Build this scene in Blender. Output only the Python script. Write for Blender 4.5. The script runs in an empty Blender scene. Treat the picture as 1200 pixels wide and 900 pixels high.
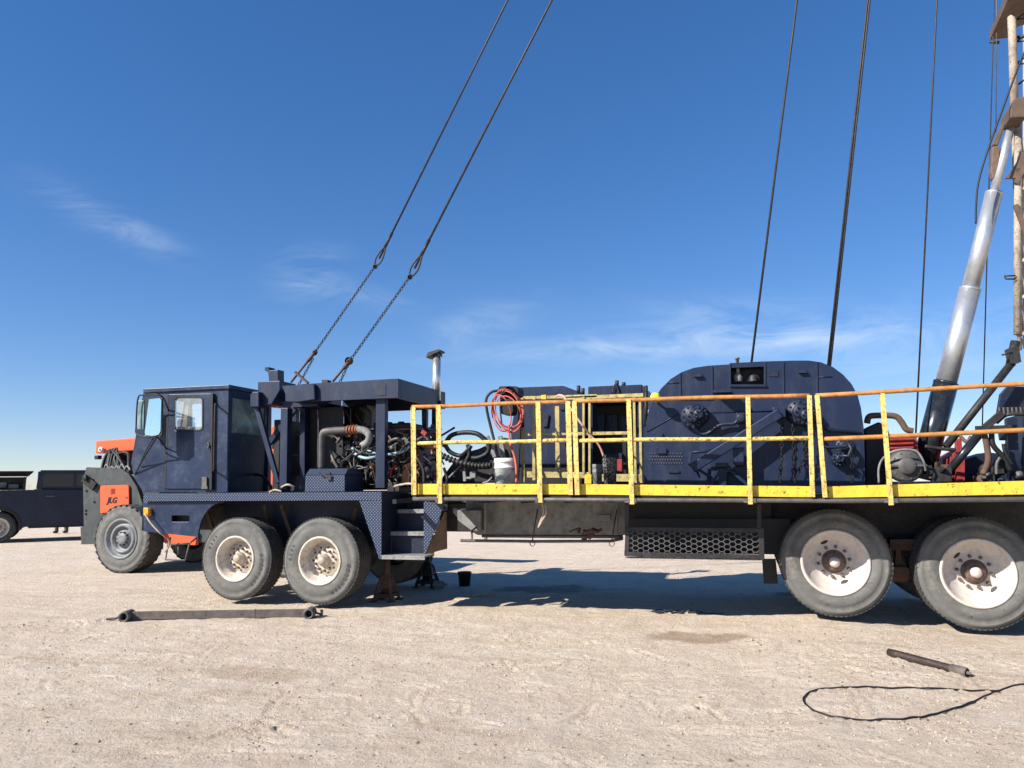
import bpy, math, random
import numpy as np
from mathutils import Vector, Matrix, noise
from mathutils.geometry import tessellate_polygon
random.seed(7)
S = bpy.context.scene
COL = S.collection
R = math.radians
# ------------------------------------------------------------------ camera
F = 890.0
YAW, PIT, ROL = R(17), math.atan(118/890.0), 0.012
CAM = Vector((0, 0, 1.5))
r0 = Vector((math.cos(YAW), math.sin(YAW), 0)); f0 = Vector((-math.sin(YAW), math.cos(YAW), 0)); zz = Vector((0, 0, 1))
DF = f0*math.cos(PIT)+zz*math.sin(PIT)
U0 = -f0*math.sin(PIT)+zz*math.cos(PIT)
RI = r0*math.cos(ROL)-U0*math.sin(ROL)
UP = U0*math.cos(ROL)+r0*math.sin(ROL)
cd = bpy.data.cameras.new('camera'); cam = bpy.data.objects.new('camera', cd); COL.objects.link(cam)
cam.matrix_world = Matrix(((RI.x, UP.x, -DF.x, CAM.x), (RI.y, UP.y, -DF.y, CAM.y), (RI.z, UP.z, -DF.z, CAM.z), (0, 0, 0, 1)))
cd.sensor_width = 36; cd.lens = F/1200*36; cd.clip_start = .05; cd.clip_end = 9000
S.camera = cam
def ray(u, v): return DF*F+RI*(u-600)+UP*(450-v)
def P(u, v, Y):
    d = ray(u, v); return CAM+d*(Y/d.y)
def Q(u, v, z=0.0):
    d = ray(u, v); return CAM+d*((z-CAM.z)/d.z)
def PX(u, v, X):
    d = ray(u, v); return CAM+d*(X/d.x)

# ------------------------------------------------------------------ materials
def newmat(name):
    m = bpy.data.materials.new(name); m.use_nodes = True
    nt = m.node_tree; b = nt.nodes['Principled BSDF']
    return m, nt, b
def N(nt, t, **kw):
    n = nt.nodes.new(t)
    for k, v in kw.items(): setattr(n, k, v)
    return n
def coords(nt, scale=(1, 1, 1)):
    tc = N(nt, 'ShaderNodeTexCoord'); mp = N(nt, 'ShaderNodeMapping'); mp.inputs['Scale'].default_value = scale
    nt.links.new(tc.outputs['Object'], mp.inputs['Vector']); return mp.outputs['Vector']
def nz(nt, vec, scale, detail=6, rough=.6):
    n = N(nt, 'ShaderNodeTexNoise'); n.inputs['Scale'].default_value = scale; n.inputs['Detail'].default_value = detail
    n.inputs['Roughness'].default_value = rough; nt.links.new(vec, n.inputs['Vector']); return n.outputs['Fac']
def ramp(nt, fac, a, b, ca=(0, 0, 0, 1), cb=(1, 1, 1, 1)):
    r = N(nt, 'ShaderNodeValToRGB'); r.color_ramp.elements[0].position = a; r.color_ramp.elements[1].position = b
    r.color_ramp.elements[0].color = ca; r.color_ramp.elements[1].color = cb; nt.links.new(fac, r.inputs['Fac']); return r.outputs['Color']
def mix(nt, fac, a, b):
    m = N(nt, 'ShaderNodeMix', data_type='RGBA')
    if hasattr(fac, 'links'): nt.links.new(fac, m.inputs['Factor'])
    else: m.inputs['Factor'].default_value = fac
    for s, k in ((a, 'A'), (b, 'B')):
        i = [x for x in m.inputs if x.name == k and x.type == 'RGBA'][0]
        if hasattr(s, 'links'): nt.links.new(s, i)
        else: i.default_value = (*s[:3], 1)
    return [x for x in m.outputs if x.type == 'RGBA'][0]
def bump(nt, h, strength, dist, b):
    n = N(nt, 'ShaderNodeBump'); n.inputs['Strength'].default_value = strength; n.inputs['Distance'].default_value = dist
    nt.links.new(h, n.inputs['Height']); nt.links.new(n.outputs['Normal'], b.inputs['Normal']); return n
def surf(name, col, rough=.5, metal=0., dirt=(.25, .2, .15), dirt_amt=.3, spot=None, spot_amt=.0, scale=6., streak=1., bmp=.15, var=.25, coat=0.):
    """painted or bare surface: tone variation + soft dirt + hard spots of another colour"""
    m, nt, b = newmat(name)
    v = coords(nt, (1, 1, streak))
    n1 = nz(nt, v, scale, 8, .65)
    dark = tuple(c*(1-var) for c in col); lite = tuple(min(1, c*(1+var)) for c in col)
    base = mix(nt, ramp(nt, n1, .35, .65), dark, lite)
    n2 = nz(nt, v, scale*2.7, 10, .75)
    k = ramp(nt, n2, .5, .72, (0, 0, 0, 1), (dirt_amt,)*3+(1,))
    base = mix(nt, k, base, dirt)
    rr = N(nt, 'ShaderNodeMapRange'); rr.inputs['To Min'].default_value = max(.05, rough-.12); rr.inputs['To Max'].default_value = min(1, rough+.2)
    nt.links.new(n2, rr.inputs['Value']); nt.links.new(rr.outputs['Result'], b.inputs['Roughness'])
    if spot:
        n3 = nz(nt, v, scale*5, 6, .8)
        a = .75-.35*spot_amt
        base = mix(nt, ramp(nt, n3, a, a+.03), base, spot)
    nt.links.new(base, b.inputs['Base Color']); b.inputs['Metallic'].default_value = metal
    b.inputs['Coat Weight'].default_value = coat; b.inputs['Specular IOR Level'].default_value = .38
    bump(nt, n2, bmp, .01, b)
    return m
def diamond(name, col, dirtc, k=75., amt=.3):
    m, nt, b = newmat(name); v = coords(nt)
    sp = N(nt, 'ShaderNodeSeparateXYZ'); nt.links.new(v, sp.inputs[0])
    def M(op, a, c=None):
        n = N(nt, 'ShaderNodeMath', operation=op)
        for i, s in enumerate((a, c)):
            if s is None: continue
            if hasattr(s, 'links'): nt.links.new(s, n.inputs[i])
            else: n.inputs[i].default_value = s
        return n.outputs[0]
    zy = M('ADD', sp.outputs['Z'], sp.outputs['Y'])
    a = M('SINE', M('MULTIPLY', M('ADD', sp.outputs['X'], zy), k)); c = M('SINE', M('MULTIPLY', M('SUBTRACT', sp.outputs['X'], zy), k))
    h = M('MAXIMUM', M('ABSOLUTE', M('MULTIPLY', a, c)), .35)
    n1 = nz(nt, v, 9, 8, .7)
    worn = mix(nt, ramp(nt, h, .55, .9), col, tuple(min(1, x*2.3+.04) for x in col))
    base = mix(nt, ramp(nt, n1, .48, .75, (0, 0, 0, 1), (amt,)*3+(1,)), worn, dirtc)
    nt.links.new(base, b.inputs['Base Color']); b.inputs['Roughness'].default_value = .42
    bump(nt, h, .7, .012, b)
    return m
NAVY = (.006, .014, .042)
M = {}
M['navy'] = surf('navy_paint', NAVY, .42, dirt=(.07, .075, .085), dirt_amt=.3, streak=.4, scale=2.6, bmp=.12, var=.14, coat=.0)
M['navy_old'] = surf('navy_paint_greasy', (.007, .013, .032), .45, dirt=(.06, .055, .05), dirt_amt=.45, spot=(.07, .07, .07), spot_amt=.25, scale=4, bmp=.12)
M['cab_navy'] = surf('navy_paint_wiped', (.010, .021, .054), .36, dirt=(.09, .11, .15), dirt_amt=.5, scale=1.4, bmp=.3, var=.25, coat=.0)
M['plate'] = diamond('diamond_plate_navy', (.014, .027, .062), (.08, .078, .075))
M['tray'] = surf('worn_step_plate', (.24, .235, .22), .7, .1, dirt=(.04, .045, .06), dirt_amt=1., spot=(.03, .035, .05), spot_amt=.35, scale=4)
M['yellow'] = surf('yellow_paint_chipped', (.66, .48, .04), .55, dirt=(.33, .19, .06), dirt_amt=.7, spot=(.12, .06, .025), spot_amt=.47, scale=3.5, bmp=.2, var=.12)
M['rail'] = surf('yellow_paint_rusting', (.70, .52, .15), .6, dirt=(.38, .21, .07), dirt_amt=.95, spot=(.17, .08, .035), spot_amt=.58, scale=6, bmp=.3, var=.25)
M['rust_rail'] = surf('orange_rust_rail', (.45, .20, .055), .7, dirt=(.22, .09, .035), dirt_amt=.9, spot=(.5, .33, .06), spot_amt=.45, scale=8, bmp=.3)
M['old_yellow'] = surf('dirty_cream_yellow_paint', (.42, .34, .13), .65, dirt=(.14, .12, .09), dirt_amt=.95, spot=(.06, .05, .04), spot_amt=.45, scale=7, bmp=.3)
M['black'] = surf('greasy_black', (.010, .010, .012), .5, dirt=(.035, .03, .025), dirt_amt=.6, scale=9)
M['dark'] = surf('dark_steel', (.035, .033, .034), .5, .4, dirt=(.11, .08, .055), dirt_amt=.7, scale=8)
M['grating'] = surf('black_grating', (.018, .018, .02), .97, scale=9, dirt=(.05, .045, .04))
M['steel'] = surf('dull_steel', (.115, .11, .105), .55, .4, dirt=(.1, .07, .05), dirt_amt=.7, scale=10)
M['chrome'] = surf('polished_ram', (.52, .54, .56), .40, .7, dirt=(.30, .29, .28), dirt_amt=.6, scale=7, bmp=.05, var=.12)
M['ramband'] = surf('scuffed_ram', (.36, .36, .36), .4, .6, dirt=(.25, .23, .2), dirt_amt=.8, scale=8, bmp=.03)
M['ramblack'] = surf('black_ram_barrel', (.02, .024, .028), .22, .3, dirt=(.08, .08, .08), dirt_amt=.5, scale=4, bmp=.05, coat=.5)
M['stack'] = surf('bright_exhaust', (.66, .66, .64), .3, .8, dirt=(.4, .38, .34), dirt_amt=.5, scale=6)
M['rust'] = surf('brown_rust', (.11, .065, .042), .8, dirt=(.07, .045, .035), dirt_amt=.8, spot=(.2, .14, .1), spot_amt=.3, scale=8, bmp=.4)
M['beam'] = surf('weathered_steel_beam', (.13, .11, .095), .7, .2, dirt=(.2, .15, .11), dirt_amt=.8, scale=9, bmp=.3)
M['beamdark'] = surf('blackened_pipe', (.045, .034, .03), .5, .3, dirt=(.16, .09, .06), dirt_amt=.6, scale=12)
M['frame'] = surf('dusty_grey_frame', (.21, .21, .20), .7, dirt=(.08, .07, .06), dirt_amt=.8, spot=(.04, .04, .04), spot_amt=.25, scale=5, bmp=.2)
M['mast'] = surf('rusty_white_mast', (.36, .31, .25), .7, dirt=(.17, .09, .055), dirt_amt=1., spot=(.10, .055, .035), spot_amt=.5, scale=7, bmp=.3)
M['mastbrown'] = surf('brown_grimy_plate', (.12, .08, .058), .7, dirt=(.09, .06, .045), dirt_amt=.8, scale=5)
M['tyre'] = surf('dusty_tyre', (.13, .128, .118), .82, dirt=(.24, .215, .18), dirt_amt=.85, spot=(.06, .058, .055), spot_amt=.4, scale=3.2, bmp=.3, var=.25)
M['tread'] = surf('dark_tread', (.05, .05, .048), .85, dirt=(.15, .13, .11), dirt_amt=.6, scale=10, bmp=.3)
M['letter'] = surf('tyre_lettering', (.06, .06, .058), .8, scale=9, dirt_amt=.3)
M['cream'] = surf('cream_rim_rusty', (.60, .54, .45), .55, dirt=(.34, .22, .13), dirt_amt=.95, spot=(.16, .085, .05), spot_amt=.45, scale=6, bmp=.15, var=.12)
M['white_rim'] = surf('white_rim', (.56, .51, .455), .6, dirt=(.36, .26, .19), dirt_amt=.85, spot=(.2, .1, .06), spot_amt=.3, scale=6, bmp=.12, var=.08)
M['hub'] = surf('greasy_hub', (.40, .34, .27), .5, .2, dirt=(.09, .06, .04), dirt_amt=.9, scale=14)
M['hubdark'] = surf('oily_hub', (.13, .085, .065), .5, .1, dirt=(.3, .24, .2), dirt_amt=.9, scale=10)
M['red'] = surf('red_machine_paint', (.27, .024, .022), .55, dirt=(.12, .06, .05), dirt_amt=.9, scale=9)
M['redhose'] = surf('red_hose', (.48, .09, .065), .6, dirt=(.4, .25, .2), dirt_amt=.5, scale=12)
M['pink'] = surf('faded_pink_hose', (.70, .36, .28), .6, dirt=(.5, .42, .35), dirt_amt=.6, scale=12)
M['bluehose'] = surf('pale_blue_hose', (.30, .45, .50), .4, dirt=(.15, .15, .14), dirt_amt=.5, scale=12)
M['copper'] = surf('orange_brown_casting', (.34, .13, .06), .6, .2, dirt=(.1, .06, .04), dirt_amt=.9, scale=14)
M['whitep'] = surf('white_plastic', (.74, .74, .71), .5, dirt=(.25, .22, .18), dirt_amt=.9, spot=(.1, .09, .08), spot_amt=.35, scale=11)
M['grime'] = surf('grimy_plastic', (.33, .33, .31), .5, dirt=(.05, .05, .045), dirt_amt=1., spot=(.02, .02, .02), spot_amt=.85, scale=11)
M['rope'] = surf('tan_rope', (.42, .33, .25), .8, scale=20)
M['orange'] = surf('orange_paint_sunfaded', (.62, .095, .026), .55, dirt=(.40, .10, .05), dirt_amt=.5, scale=5, bmp=.04, var=.08)
M['jgrey'] = surf('machine_grey', (.045, .052, .052), .6, dirt=(.13, .12, .11), dirt_amt=.6, scale=5, streak=.4)
M['jrim'] = surf('grey_rim', (.17, .18, .19), .5, .1, dirt=(.3, .28, .25), dirt_amt=.6, scale=8)
M['amber'] = surf('amber_lens', (.85, .30, .02), .25, scale=20, dirt_amt=.1)
M['hivis'] = surf('bright_yellow_plastic', (.85, .72, .03), .4, scale=20, dirt_amt=.1)
M['ptruck'] = surf('midnight_car_paint', (.006, .012, .032), .3, dirt=(.03, .04, .06), dirt_amt=.2, scale=2, bmp=.01, coat=.0)
M['trim'] = surf('cab_trim_tan', (.33, .26, .17), .7, scale=6)
M['skin'] = surf('skin', (.5, .3, .22), .6, scale=9, dirt_amt=0)
M['cloth'] = surf('olive_work_cloth', (.10, .10, .06), .85, dirt=(.2, .17, .12), dirt_amt=.8, scale=14)
M['boot'] = surf('brown_boot', (.07, .045, .03), .7, scale=14)
M['leaf'] = surf('dusty_scrub_leaf', (.16, .14, .09), .8, scale=14, dirt_amt=.3)
def glass(name, col, tr=.8, rough=.03):
    m, nt, b = newmat(name)
    b.inputs['Base Color'].default_value = (*col, 1); b.inputs['Roughness'].default_value = rough
    t = N(nt, 'ShaderNodeBsdfTransparent'); t.inputs['Color'].default_value = (*[c**.25 for c in col], 1)
    mx = N(nt, 'ShaderNodeMixShader'); mx.inputs[0].default_value = tr
    v = coords(nt); n = nz(nt, v, 7, 5); mr = N(nt, 'ShaderNodeMapRange'); mr.inputs['To Min'].default_value = tr-.12; mr.inputs['To Max'].default_value = min(1, tr+.08)
    nt.links.new(n, mr.inputs['Value']); nt.links.new(mr.outputs['Result'], mx.inputs[0])
    nt.links.new(b.outputs[0], mx.inputs[1]); nt.links.new(t.outputs[0], mx.inputs[2])
    nt.links.new(mx.outputs[0], nt.nodes['Material Output'].inputs['Surface']); return m
M['glass'] = glass('clear_glass', (.72, .80, .80), .82)
M['tint'] = glass('dark_tinted_glass', (.012, .016, .022), .12, .06)
M['mirror'] = surf('mirror_glass', (.62, .78, .76), .08, .95, scale=3, dirt=(.4, .5, .48), dirt_amt=.5, bmp=.0, var=.03)
M['dustglass'] = surf('dusty_green_glass', (.16, .24, .24), .2, .2, scale=3, dirt=(.45, .55, .55), dirt_amt=.5, bmp=0, var=.4)

# ------------------------------------------------------------------ mesh builder
class MB:
    def __init__(s): s.v = []; s.f = []; s.sm = []; s.mi = []; s.cur = 0
    def add(s, vs, fs, smooth=False):
        n = len(s.v); s.v += [tuple(v) for v in vs]
        for f in fs: s.f.append([i+n for i in f]); s.sm.append(smooth); s.mi.append(s.cur)
        return s
    def box(s, c, d, rot=None):
        c = Vector(c); hx, hy, hz = [a/2 for a in d]
        vs = [Vector((x*hx, y*hy, z*hz)) for x in (-1, 1) for y in (-1, 1) for z in (-1, 1)]
        if rot is not None: vs = [rot @ v for v in vs]
        return s.add([v+c for v in vs], [(0, 1, 3, 2), (4, 6, 7, 5), (0, 4, 5, 1), (2, 3, 7, 6), (0, 2, 6, 4), (1, 5, 7, 3)])
    def bb(s, a, b):
        return s.box([(a[i]+b[i])/2 for i in range(3)], [abs(a[i]-b[i]) for i in range(3)])
    def plate(s, outer, holes, tv):
        tv = Vector(tv); loops = [[Vector(p) for p in outer]]+[[Vector(p) for p in h] for h in holes]
        flat = [p for l in loops for p in l]; n = len(flat)
        tris = tessellate_polygon(loops)
        fs = [tuple(t) for t in tris]+[tuple(i+n for i in reversed(t)) for t in tris]
        k = 0
        for l in loops:
            m = len(l)
            for i in range(m):
                a, b = k+i, k+(i+1) % m
                fs.append((a, b, b+n, a+n))
            k += m
        return s.add(flat+[p+tv for p in flat], fs)
    def px(s, pts, y0, y1, holes=()):
        """outline given by sight lines, cut in the plane y=y0, thickness to y1"""
        return s.plate([P(u, v, y0) for u, v in pts], [[P(u, v, y0) for u, v in h] for h in holes], (0, y1-y0, 0))
    def tube(s, pts, r, n=8, caps=True):
        pts = [Vector(p) for p in pts]; rs = r if isinstance(r, (list, tuple)) else [r]*len(pts)
        t0 = (pts[1]-pts[0]).normalized(); a = Vector((0, 0, 1)) if abs(t0.z) < .9 else Vector((1, 0, 0))
        nrm = t0.cross(a).normalized(); vs = []; fs = []
        for i, p in enumerate(pts):
            t = (pts[min(i+1, len(pts)-1)]-pts[max(i-1, 0)]).normalized()
            nrm = (nrm-t*nrm.dot(t)).normalized(); b = t.cross(nrm)
            for k in range(n):
                an = 2*math.pi*k/n; vs.append(p+(nrm*math.cos(an)+b*math.sin(an))*rs[i])
        for i in range(len(pts)-1):
            for k in range(n):
                fs.append((i*n+k, i*n+(k+1) % n, (i+1)*n+(k+1) % n, (i+1)*n+k))
        s.add(vs, fs, n > 5)
        if caps:
            m = len(s.v)-len(vs)
            s.f.append([m+k for k in range(n)][::-1]); s.sm.append(False); s.mi.append(s.cur)
            s.f.append([m+(len(pts)-1)*n+k for k in range(n)]); s.sm.append(False); s.mi.append(s.cur)
        return s
    def bar(s, a, b, w, h, up=(0, 0, 1)):
        a = Vector(a); b = Vector(b); t = (b-a).normalized(); u = Vector(up)
        sd = t.cross(u)
        if sd.length < 1e-3: sd = t.cross(Vector((0, 1, 0)))
        sd.normalize(); u = sd.cross(t).normalized()
        vs = [p+sd*x*w/2+u*y*h/2 for p in (a, b) for x, y in ((-1, -1), (1, -1), (1, 1), (-1, 1))]
        return s.add(vs, [(0, 3, 2, 1), (4, 5, 6, 7), (0, 1, 5, 4), (1, 2, 6, 5), (2, 3, 7, 6), (3, 0, 4, 7)])
    def lathe(s, prof, o, ax=(0, -1, 0), n=48, smooth=True, close=False):
        """prof: (radius, height along ax)"""
        o = Vector(o); ax = Vector(ax).normalized(); a = Vector((0, 0, 1)) if abs(ax.z) < .9 else Vector((1, 0, 0))
        e1 = ax.cross(a).normalized(); e2 = ax.cross(e1); vs = []; fs = []
        for rr, h in prof:
            for k in range(n):
                an = 2*math.pi*k/n; vs.append(o+ax*h+(e1*math.cos(an)+e2*math.sin(an))*rr)
        m = len(prof); rng = m if close else m-1
        for i in range(rng):
            j = (i+1) % m
            for k in range(n): fs.append((i*n+k, i*n+(k+1) % n, j*n+(k+1) % n, j*n+k))
        s.add(vs, fs, smooth); return s
    def cyl(s, a, b, r, n=20): return s.tube([a, b], r, n)
def finish(o, bevel):
    if bevel:
        md = o.modifiers.new('bevel', 'BEVEL'); md.width = bevel; md.segments = 2; md.limit_method = 'ANGLE'; md.angle_limit = R(35)
ORI = {}
def build(name, mb, mats, parent=None, bevel=0, top=None):
    if not isinstance(mats, (list, tuple)): mats = [mats]
    vs = [Vector(v) for v in mb.v]
    lo = Vector([min(v[i] for v in vs) for i in range(3)]); hi = Vector([max(v[i] for v in vs) for i in range(3)])
    c = (lo+hi)/2
    if parent is None: c.z = lo.z
    me = bpy.data.meshes.new(name); me.from_pydata([v-c for v in vs], [], mb.f)
    for m in mats: me.materials.append(m)
    me.polygons.foreach_set('use_smooth', mb.sm); me.polygons.foreach_set('material_index', mb.mi)
    import bmesh
    if len(me.polygons) < 40000:
        bm = bmesh.new(); bm.from_mesh(me); bmesh.ops.recalc_face_normals(bm, faces=bm.faces); bm.to_mesh(me); bm.free()
    o = bpy.data.objects.new(name, me); COL.objects.link(o)
    if parent:
        o.parent = parent; o.location = c-ORI[parent]
    else: o.location = c
    ORI[o] = c; finish(o, bevel)
    if top: tag(o, *top)
    return o
def tag(o, label, cat, group=None, kind=None):
    if label: o['label'] = label
    if cat: o['category'] = cat
    if group: o['group'] = group
    if kind: o['kind'] = kind
def thing(name, loc, label, cat, group=None):
    e = bpy.data.objects.new(name, None); COL.objects.link(e); e.location = loc; e.empty_display_size = .2
    ORI[e] = Vector(loc); tag(e, label, cat, group); return e
def rrect(u0, v0, u1, v1, r, n=4):
    out = []
    for cx, cy, a0 in ((u1-r, v0+r, -90), (u1-r, v1-r, 0), (u0+r, v1-r, 90), (u0+r, v0+r, 180)):
        for k in range(n+1):
            a = R(a0+90*k/n); out.append((cx+r*math.cos(a), cy+r*math.sin(a)))
    return out
def smoothpath(pts, n=6):
    pts = [Vector(p) for p in pts]; q = [pts[0]]+pts+[pts[-1]]; out = []
    for i in range(1, len(q)-2):
        for k in range(n):
            t = k/n; a, b, c, d = q[i-1], q[i], q[i+1], q[i+2]
            out.append(.5*((2*b)+(c-a)*t+(2*a-5*b+4*c-d)*t*t+(3*b-a-3*c+d)*t**3))
    out.append(pts[-1]); return out
def hose_px(pts, r, n=8, k=6):
    mb = MB(); mb.tube(smoothpath([P(u, v, Y) for u, v, Y in pts], k), r, n); return mb
def text_mb(txt, size, depth, xf, shear=0.0):
    cu = bpy.data.curves.new('t', 'FONT'); cu.body = txt; cu.size = size; cu.extrude = depth; cu.align_x = 'CENTER'; cu.align_y = 'CENTER'; cu.shear = shear; cu.resolution_u = 3; cu.offset = .035*size if txt == 'JLG' else 0
    to = bpy.data.objects.new('t', cu); COL.objects.link(to)
    dg = bpy.context.evaluated_depsgraph_get(); me = to.evaluated_get(dg).to_mesh()
    vs = [xf @ v.co for v in me.vertices]; fs = [list(p.vertices) for p in me.polygons]
    to.evaluated_get(dg).to_mesh_clear(); bpy.data.objects.remove(to); bpy.data.curves.remove(cu)
    return vs, fs

# ------------------------------------------------------------------ ground
def gz(x, y):
    z = -.045+.085*math.exp(-(((x-.75)/.8)**2+((y-9.3)/2.5)**2))
    d = math.hypot(x, y)
    if d < 40:
        z += .022*noise.noise(Vector((x*.35, y*.35, 2)))+.008*noise.noise(Vector((x*1.6, y*1.6, 7)))
        if d < 16: z += .010*noise.noise(Vector((x*4, y*4, 1)))+.008*noise.noise(Vector((x*10, y*10, 4)))
    else: z += .3*noise.noise(Vector((x*.01, y*.01, 5)))
    return z
def axis(lo, hi, step, far, g=1.12):
    a = list(np.arange(lo, hi+1e-6, step)); s = step; x = a[-1]
    while x < far: s *= g; x += s; a.append(x)
    s = step; x = a[0]; b = []
    while x > -far: s *= g; x -= s; b.append(x)
    return b[::-1]+a
xs = axis(-7.5, 4.4, .028, 3500); ys = axis(2.3, 10.2, .026, 3500)
nx = len(xs); Z_ = np.array([[gz(x, y) for x in xs] for y in ys]); XX, YY = np.meshgrid(np.array(xs), np.array(ys))
rg = random.Random(5)
def stroke(pts, w_, h_, lug=0):
    global Z_
    for (xa, ya), (xb, yb) in zip(pts, pts[1:]):
        i0, i1 = np.searchsorted(ys, [min(ya, yb)-w_*3, max(ya, yb)+w_*3]); j0, j1 = np.searchsorted(xs, [min(xa, xb)-w_*3, max(xa, xb)+w_*3])
        if i1 <= i0 or j1 <= j0: continue
        X1, Y1 = XX[i0:i1, j0:j1], YY[i0:i1, j0:j1]; dx, dy = xb-xa, yb-ya; L2 = dx*dx+dy*dy
        t = np.clip(((X1-xa)*dx+(Y1-ya)*dy)/L2, 0, .999); d = np.hypot(X1-xa-t*dx, Y1-ya-t*dy)
        inside = (t > 0) | (d < w_)
        prof_ = -np.exp(-(d/w_)**2)+.75*np.exp(-((d-w_*1.8)/(w_*.7))**2)
        if lug: prof_ = prof_*(.6+.4*np.sin((X1+Y1*.6)*2*math.pi/.11))
        Z_[i0:i1, j0:j1] += np.where(inside, prof_*h_, 0)/(1.25)
for k in range(210):   # scuffs and drag marks
    q0_ = Q(*rg.choice([(1080, 800), (1130, 780), (1000, 830), (1150, 860), (1040, 790), (900, 770), (700, 790), (300, 850), (150, 790), (60, 740), (500, 830), (850, 850), (620, 760)]), -.03); cx_, cy_ = q0_.x+rg.gauss(0, .55), q0_.y+rg.gauss(0, .45)
    an = rg.uniform(0, 3.14); cv = rg.uniform(-1.2, 1.2); L_ = rg.uniform(.1, .55); pts_ = []
    for q_ in range(7): pts_.append((cx_, cy_)); cx_ += math.cos(an)*L_/6; cy_ += math.sin(an)*L_/6; an += cv/6
    stroke(pts_, rg.uniform(.018, .028), rg.uniform(.006, .014))
for (x0_, y0_, x1_, y1_, bend) in [(*Q(a_, b_, -.03)[:2], *Q(c_, d_, -.03)[:2], e_) for a_, b_, c_, d_, e_ in ((-60, 745, 1230, 765, .25), (-60, 770, 1230, 790, .25), (-40, 880, 900, 730, -.3), (-40, 920, 960, 742, -.3), (420, 920, 1230, 800, .2), (100, 700, 1000, 745, .1))]:
    for o_ in (-.09, -.03, .03, .09): stroke([(x0_+(x1_-x0_)*t, y0_+(y1_-y0_)*t+bend*math.sin(t*3.1)+o_) for t in np.linspace(0, 1, 30)], .022, .006, 1)
gv = [(x, y, Z_[j, i]) for j, y in enumerate(ys) for i, x in enumerate(xs)]
gf = [(j*nx+i, j*nx+i+1, (j+1)*nx+i+1, (j+1)*nx+i) for j in range(len(ys)-1) for i in range(nx-1)]
me = bpy.data.meshes.new('ground'); me.from_pydata(gv, [], gf); me.polygons.foreach_set('use_smooth', [True]*len(gf))
ground = bpy.data.objects.new('ground', me); COL.objects.link(ground); ground['kind'] = 'structure'; ground['label'] = 'pale tan caliche yard with loose gravel and scuffs'
m, nt, b = newmat('caliche_ground'); v = coords(nt)
big = nz(nt, v, .35, 5, .6); mid = nz(nt, v, 2.2, 8, .65); fine = nz(nt, v, 26, 8, .78); grit = nz(nt, v, 85, 4, .75)
c1 = mix(nt, ramp(nt, big, .38, .62), (.64, .505, .375), (.72, .585, .445))
c2 = mix(nt, ramp(nt, mid, .35, .7), c1, (.78, .655, .525))
c3 = mix(nt, ramp(nt, fine, .53, .62, (0, 0, 0, 1), (.6, .6, .6, 1)), c2, (.36, .255, .175))
c4 = mix(nt, ramp(nt, grit, .55, .63, (0, 0, 0, 1), (.75, .75, .75, 1)), c3, (.74, .64, .52))
c5 = mix(nt, ramp(nt, grit, .36, .43, (.7, .7, .7, 1), (0, 0, 0, 1)), c4, (.24, .17, .12))
v2 = coords(nt, (.45, 2.2, 1)); st = nz(nt, v2, 1.7, 9, .7)
c6 = mix(nt, ramp(nt, st, .54, .66, (0, 0, 0, 1), (.7, .7, .7, 1)), c5, (.78, .67, .545))
st2 = nz(nt, v2, .9, 8, .7)
c7 = mix(nt, ramp(nt, st2, .57, .68, (0, 0, 0, 1), (.45, .45, .45, 1)), c6, (.40, .285, .195))
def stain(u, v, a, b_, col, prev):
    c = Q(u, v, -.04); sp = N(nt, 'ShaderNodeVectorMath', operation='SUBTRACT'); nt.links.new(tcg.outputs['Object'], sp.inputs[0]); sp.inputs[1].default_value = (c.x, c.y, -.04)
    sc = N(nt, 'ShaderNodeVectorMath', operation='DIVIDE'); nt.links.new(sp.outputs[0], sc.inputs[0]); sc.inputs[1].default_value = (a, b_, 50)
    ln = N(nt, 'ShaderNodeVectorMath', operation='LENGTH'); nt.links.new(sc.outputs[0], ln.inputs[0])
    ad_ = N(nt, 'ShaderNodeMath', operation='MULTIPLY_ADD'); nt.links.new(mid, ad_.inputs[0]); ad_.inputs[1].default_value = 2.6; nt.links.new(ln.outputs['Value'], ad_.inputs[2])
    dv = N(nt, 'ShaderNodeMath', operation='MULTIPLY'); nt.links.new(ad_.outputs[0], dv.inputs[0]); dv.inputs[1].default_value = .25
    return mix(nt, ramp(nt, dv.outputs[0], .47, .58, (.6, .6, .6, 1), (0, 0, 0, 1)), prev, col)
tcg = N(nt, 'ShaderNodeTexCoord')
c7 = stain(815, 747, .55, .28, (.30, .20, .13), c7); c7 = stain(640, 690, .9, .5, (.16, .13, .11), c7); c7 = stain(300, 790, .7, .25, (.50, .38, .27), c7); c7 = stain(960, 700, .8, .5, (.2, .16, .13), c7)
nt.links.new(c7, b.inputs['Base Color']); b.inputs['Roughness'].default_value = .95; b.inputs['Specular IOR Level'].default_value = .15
ad = N(nt, 'ShaderNodeMath', operation='MULTIPLY_ADD'); nt.links.new(grit, ad.inputs[0]); ad.inputs[1].default_value = .35; nt.links.new(fine, ad.inputs[2])
ad2 = N(nt, 'ShaderNodeMath', operation='MULTIPLY_ADD'); nt.links.new(mid, ad2.inputs[0]); ad2.inputs[1].default_value = 1.2; nt.links.new(ad.outputs[0], ad2.inputs[2])
bump(nt, ad2.outputs[0], .9, .042, b)
me.materials.append(m)
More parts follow.
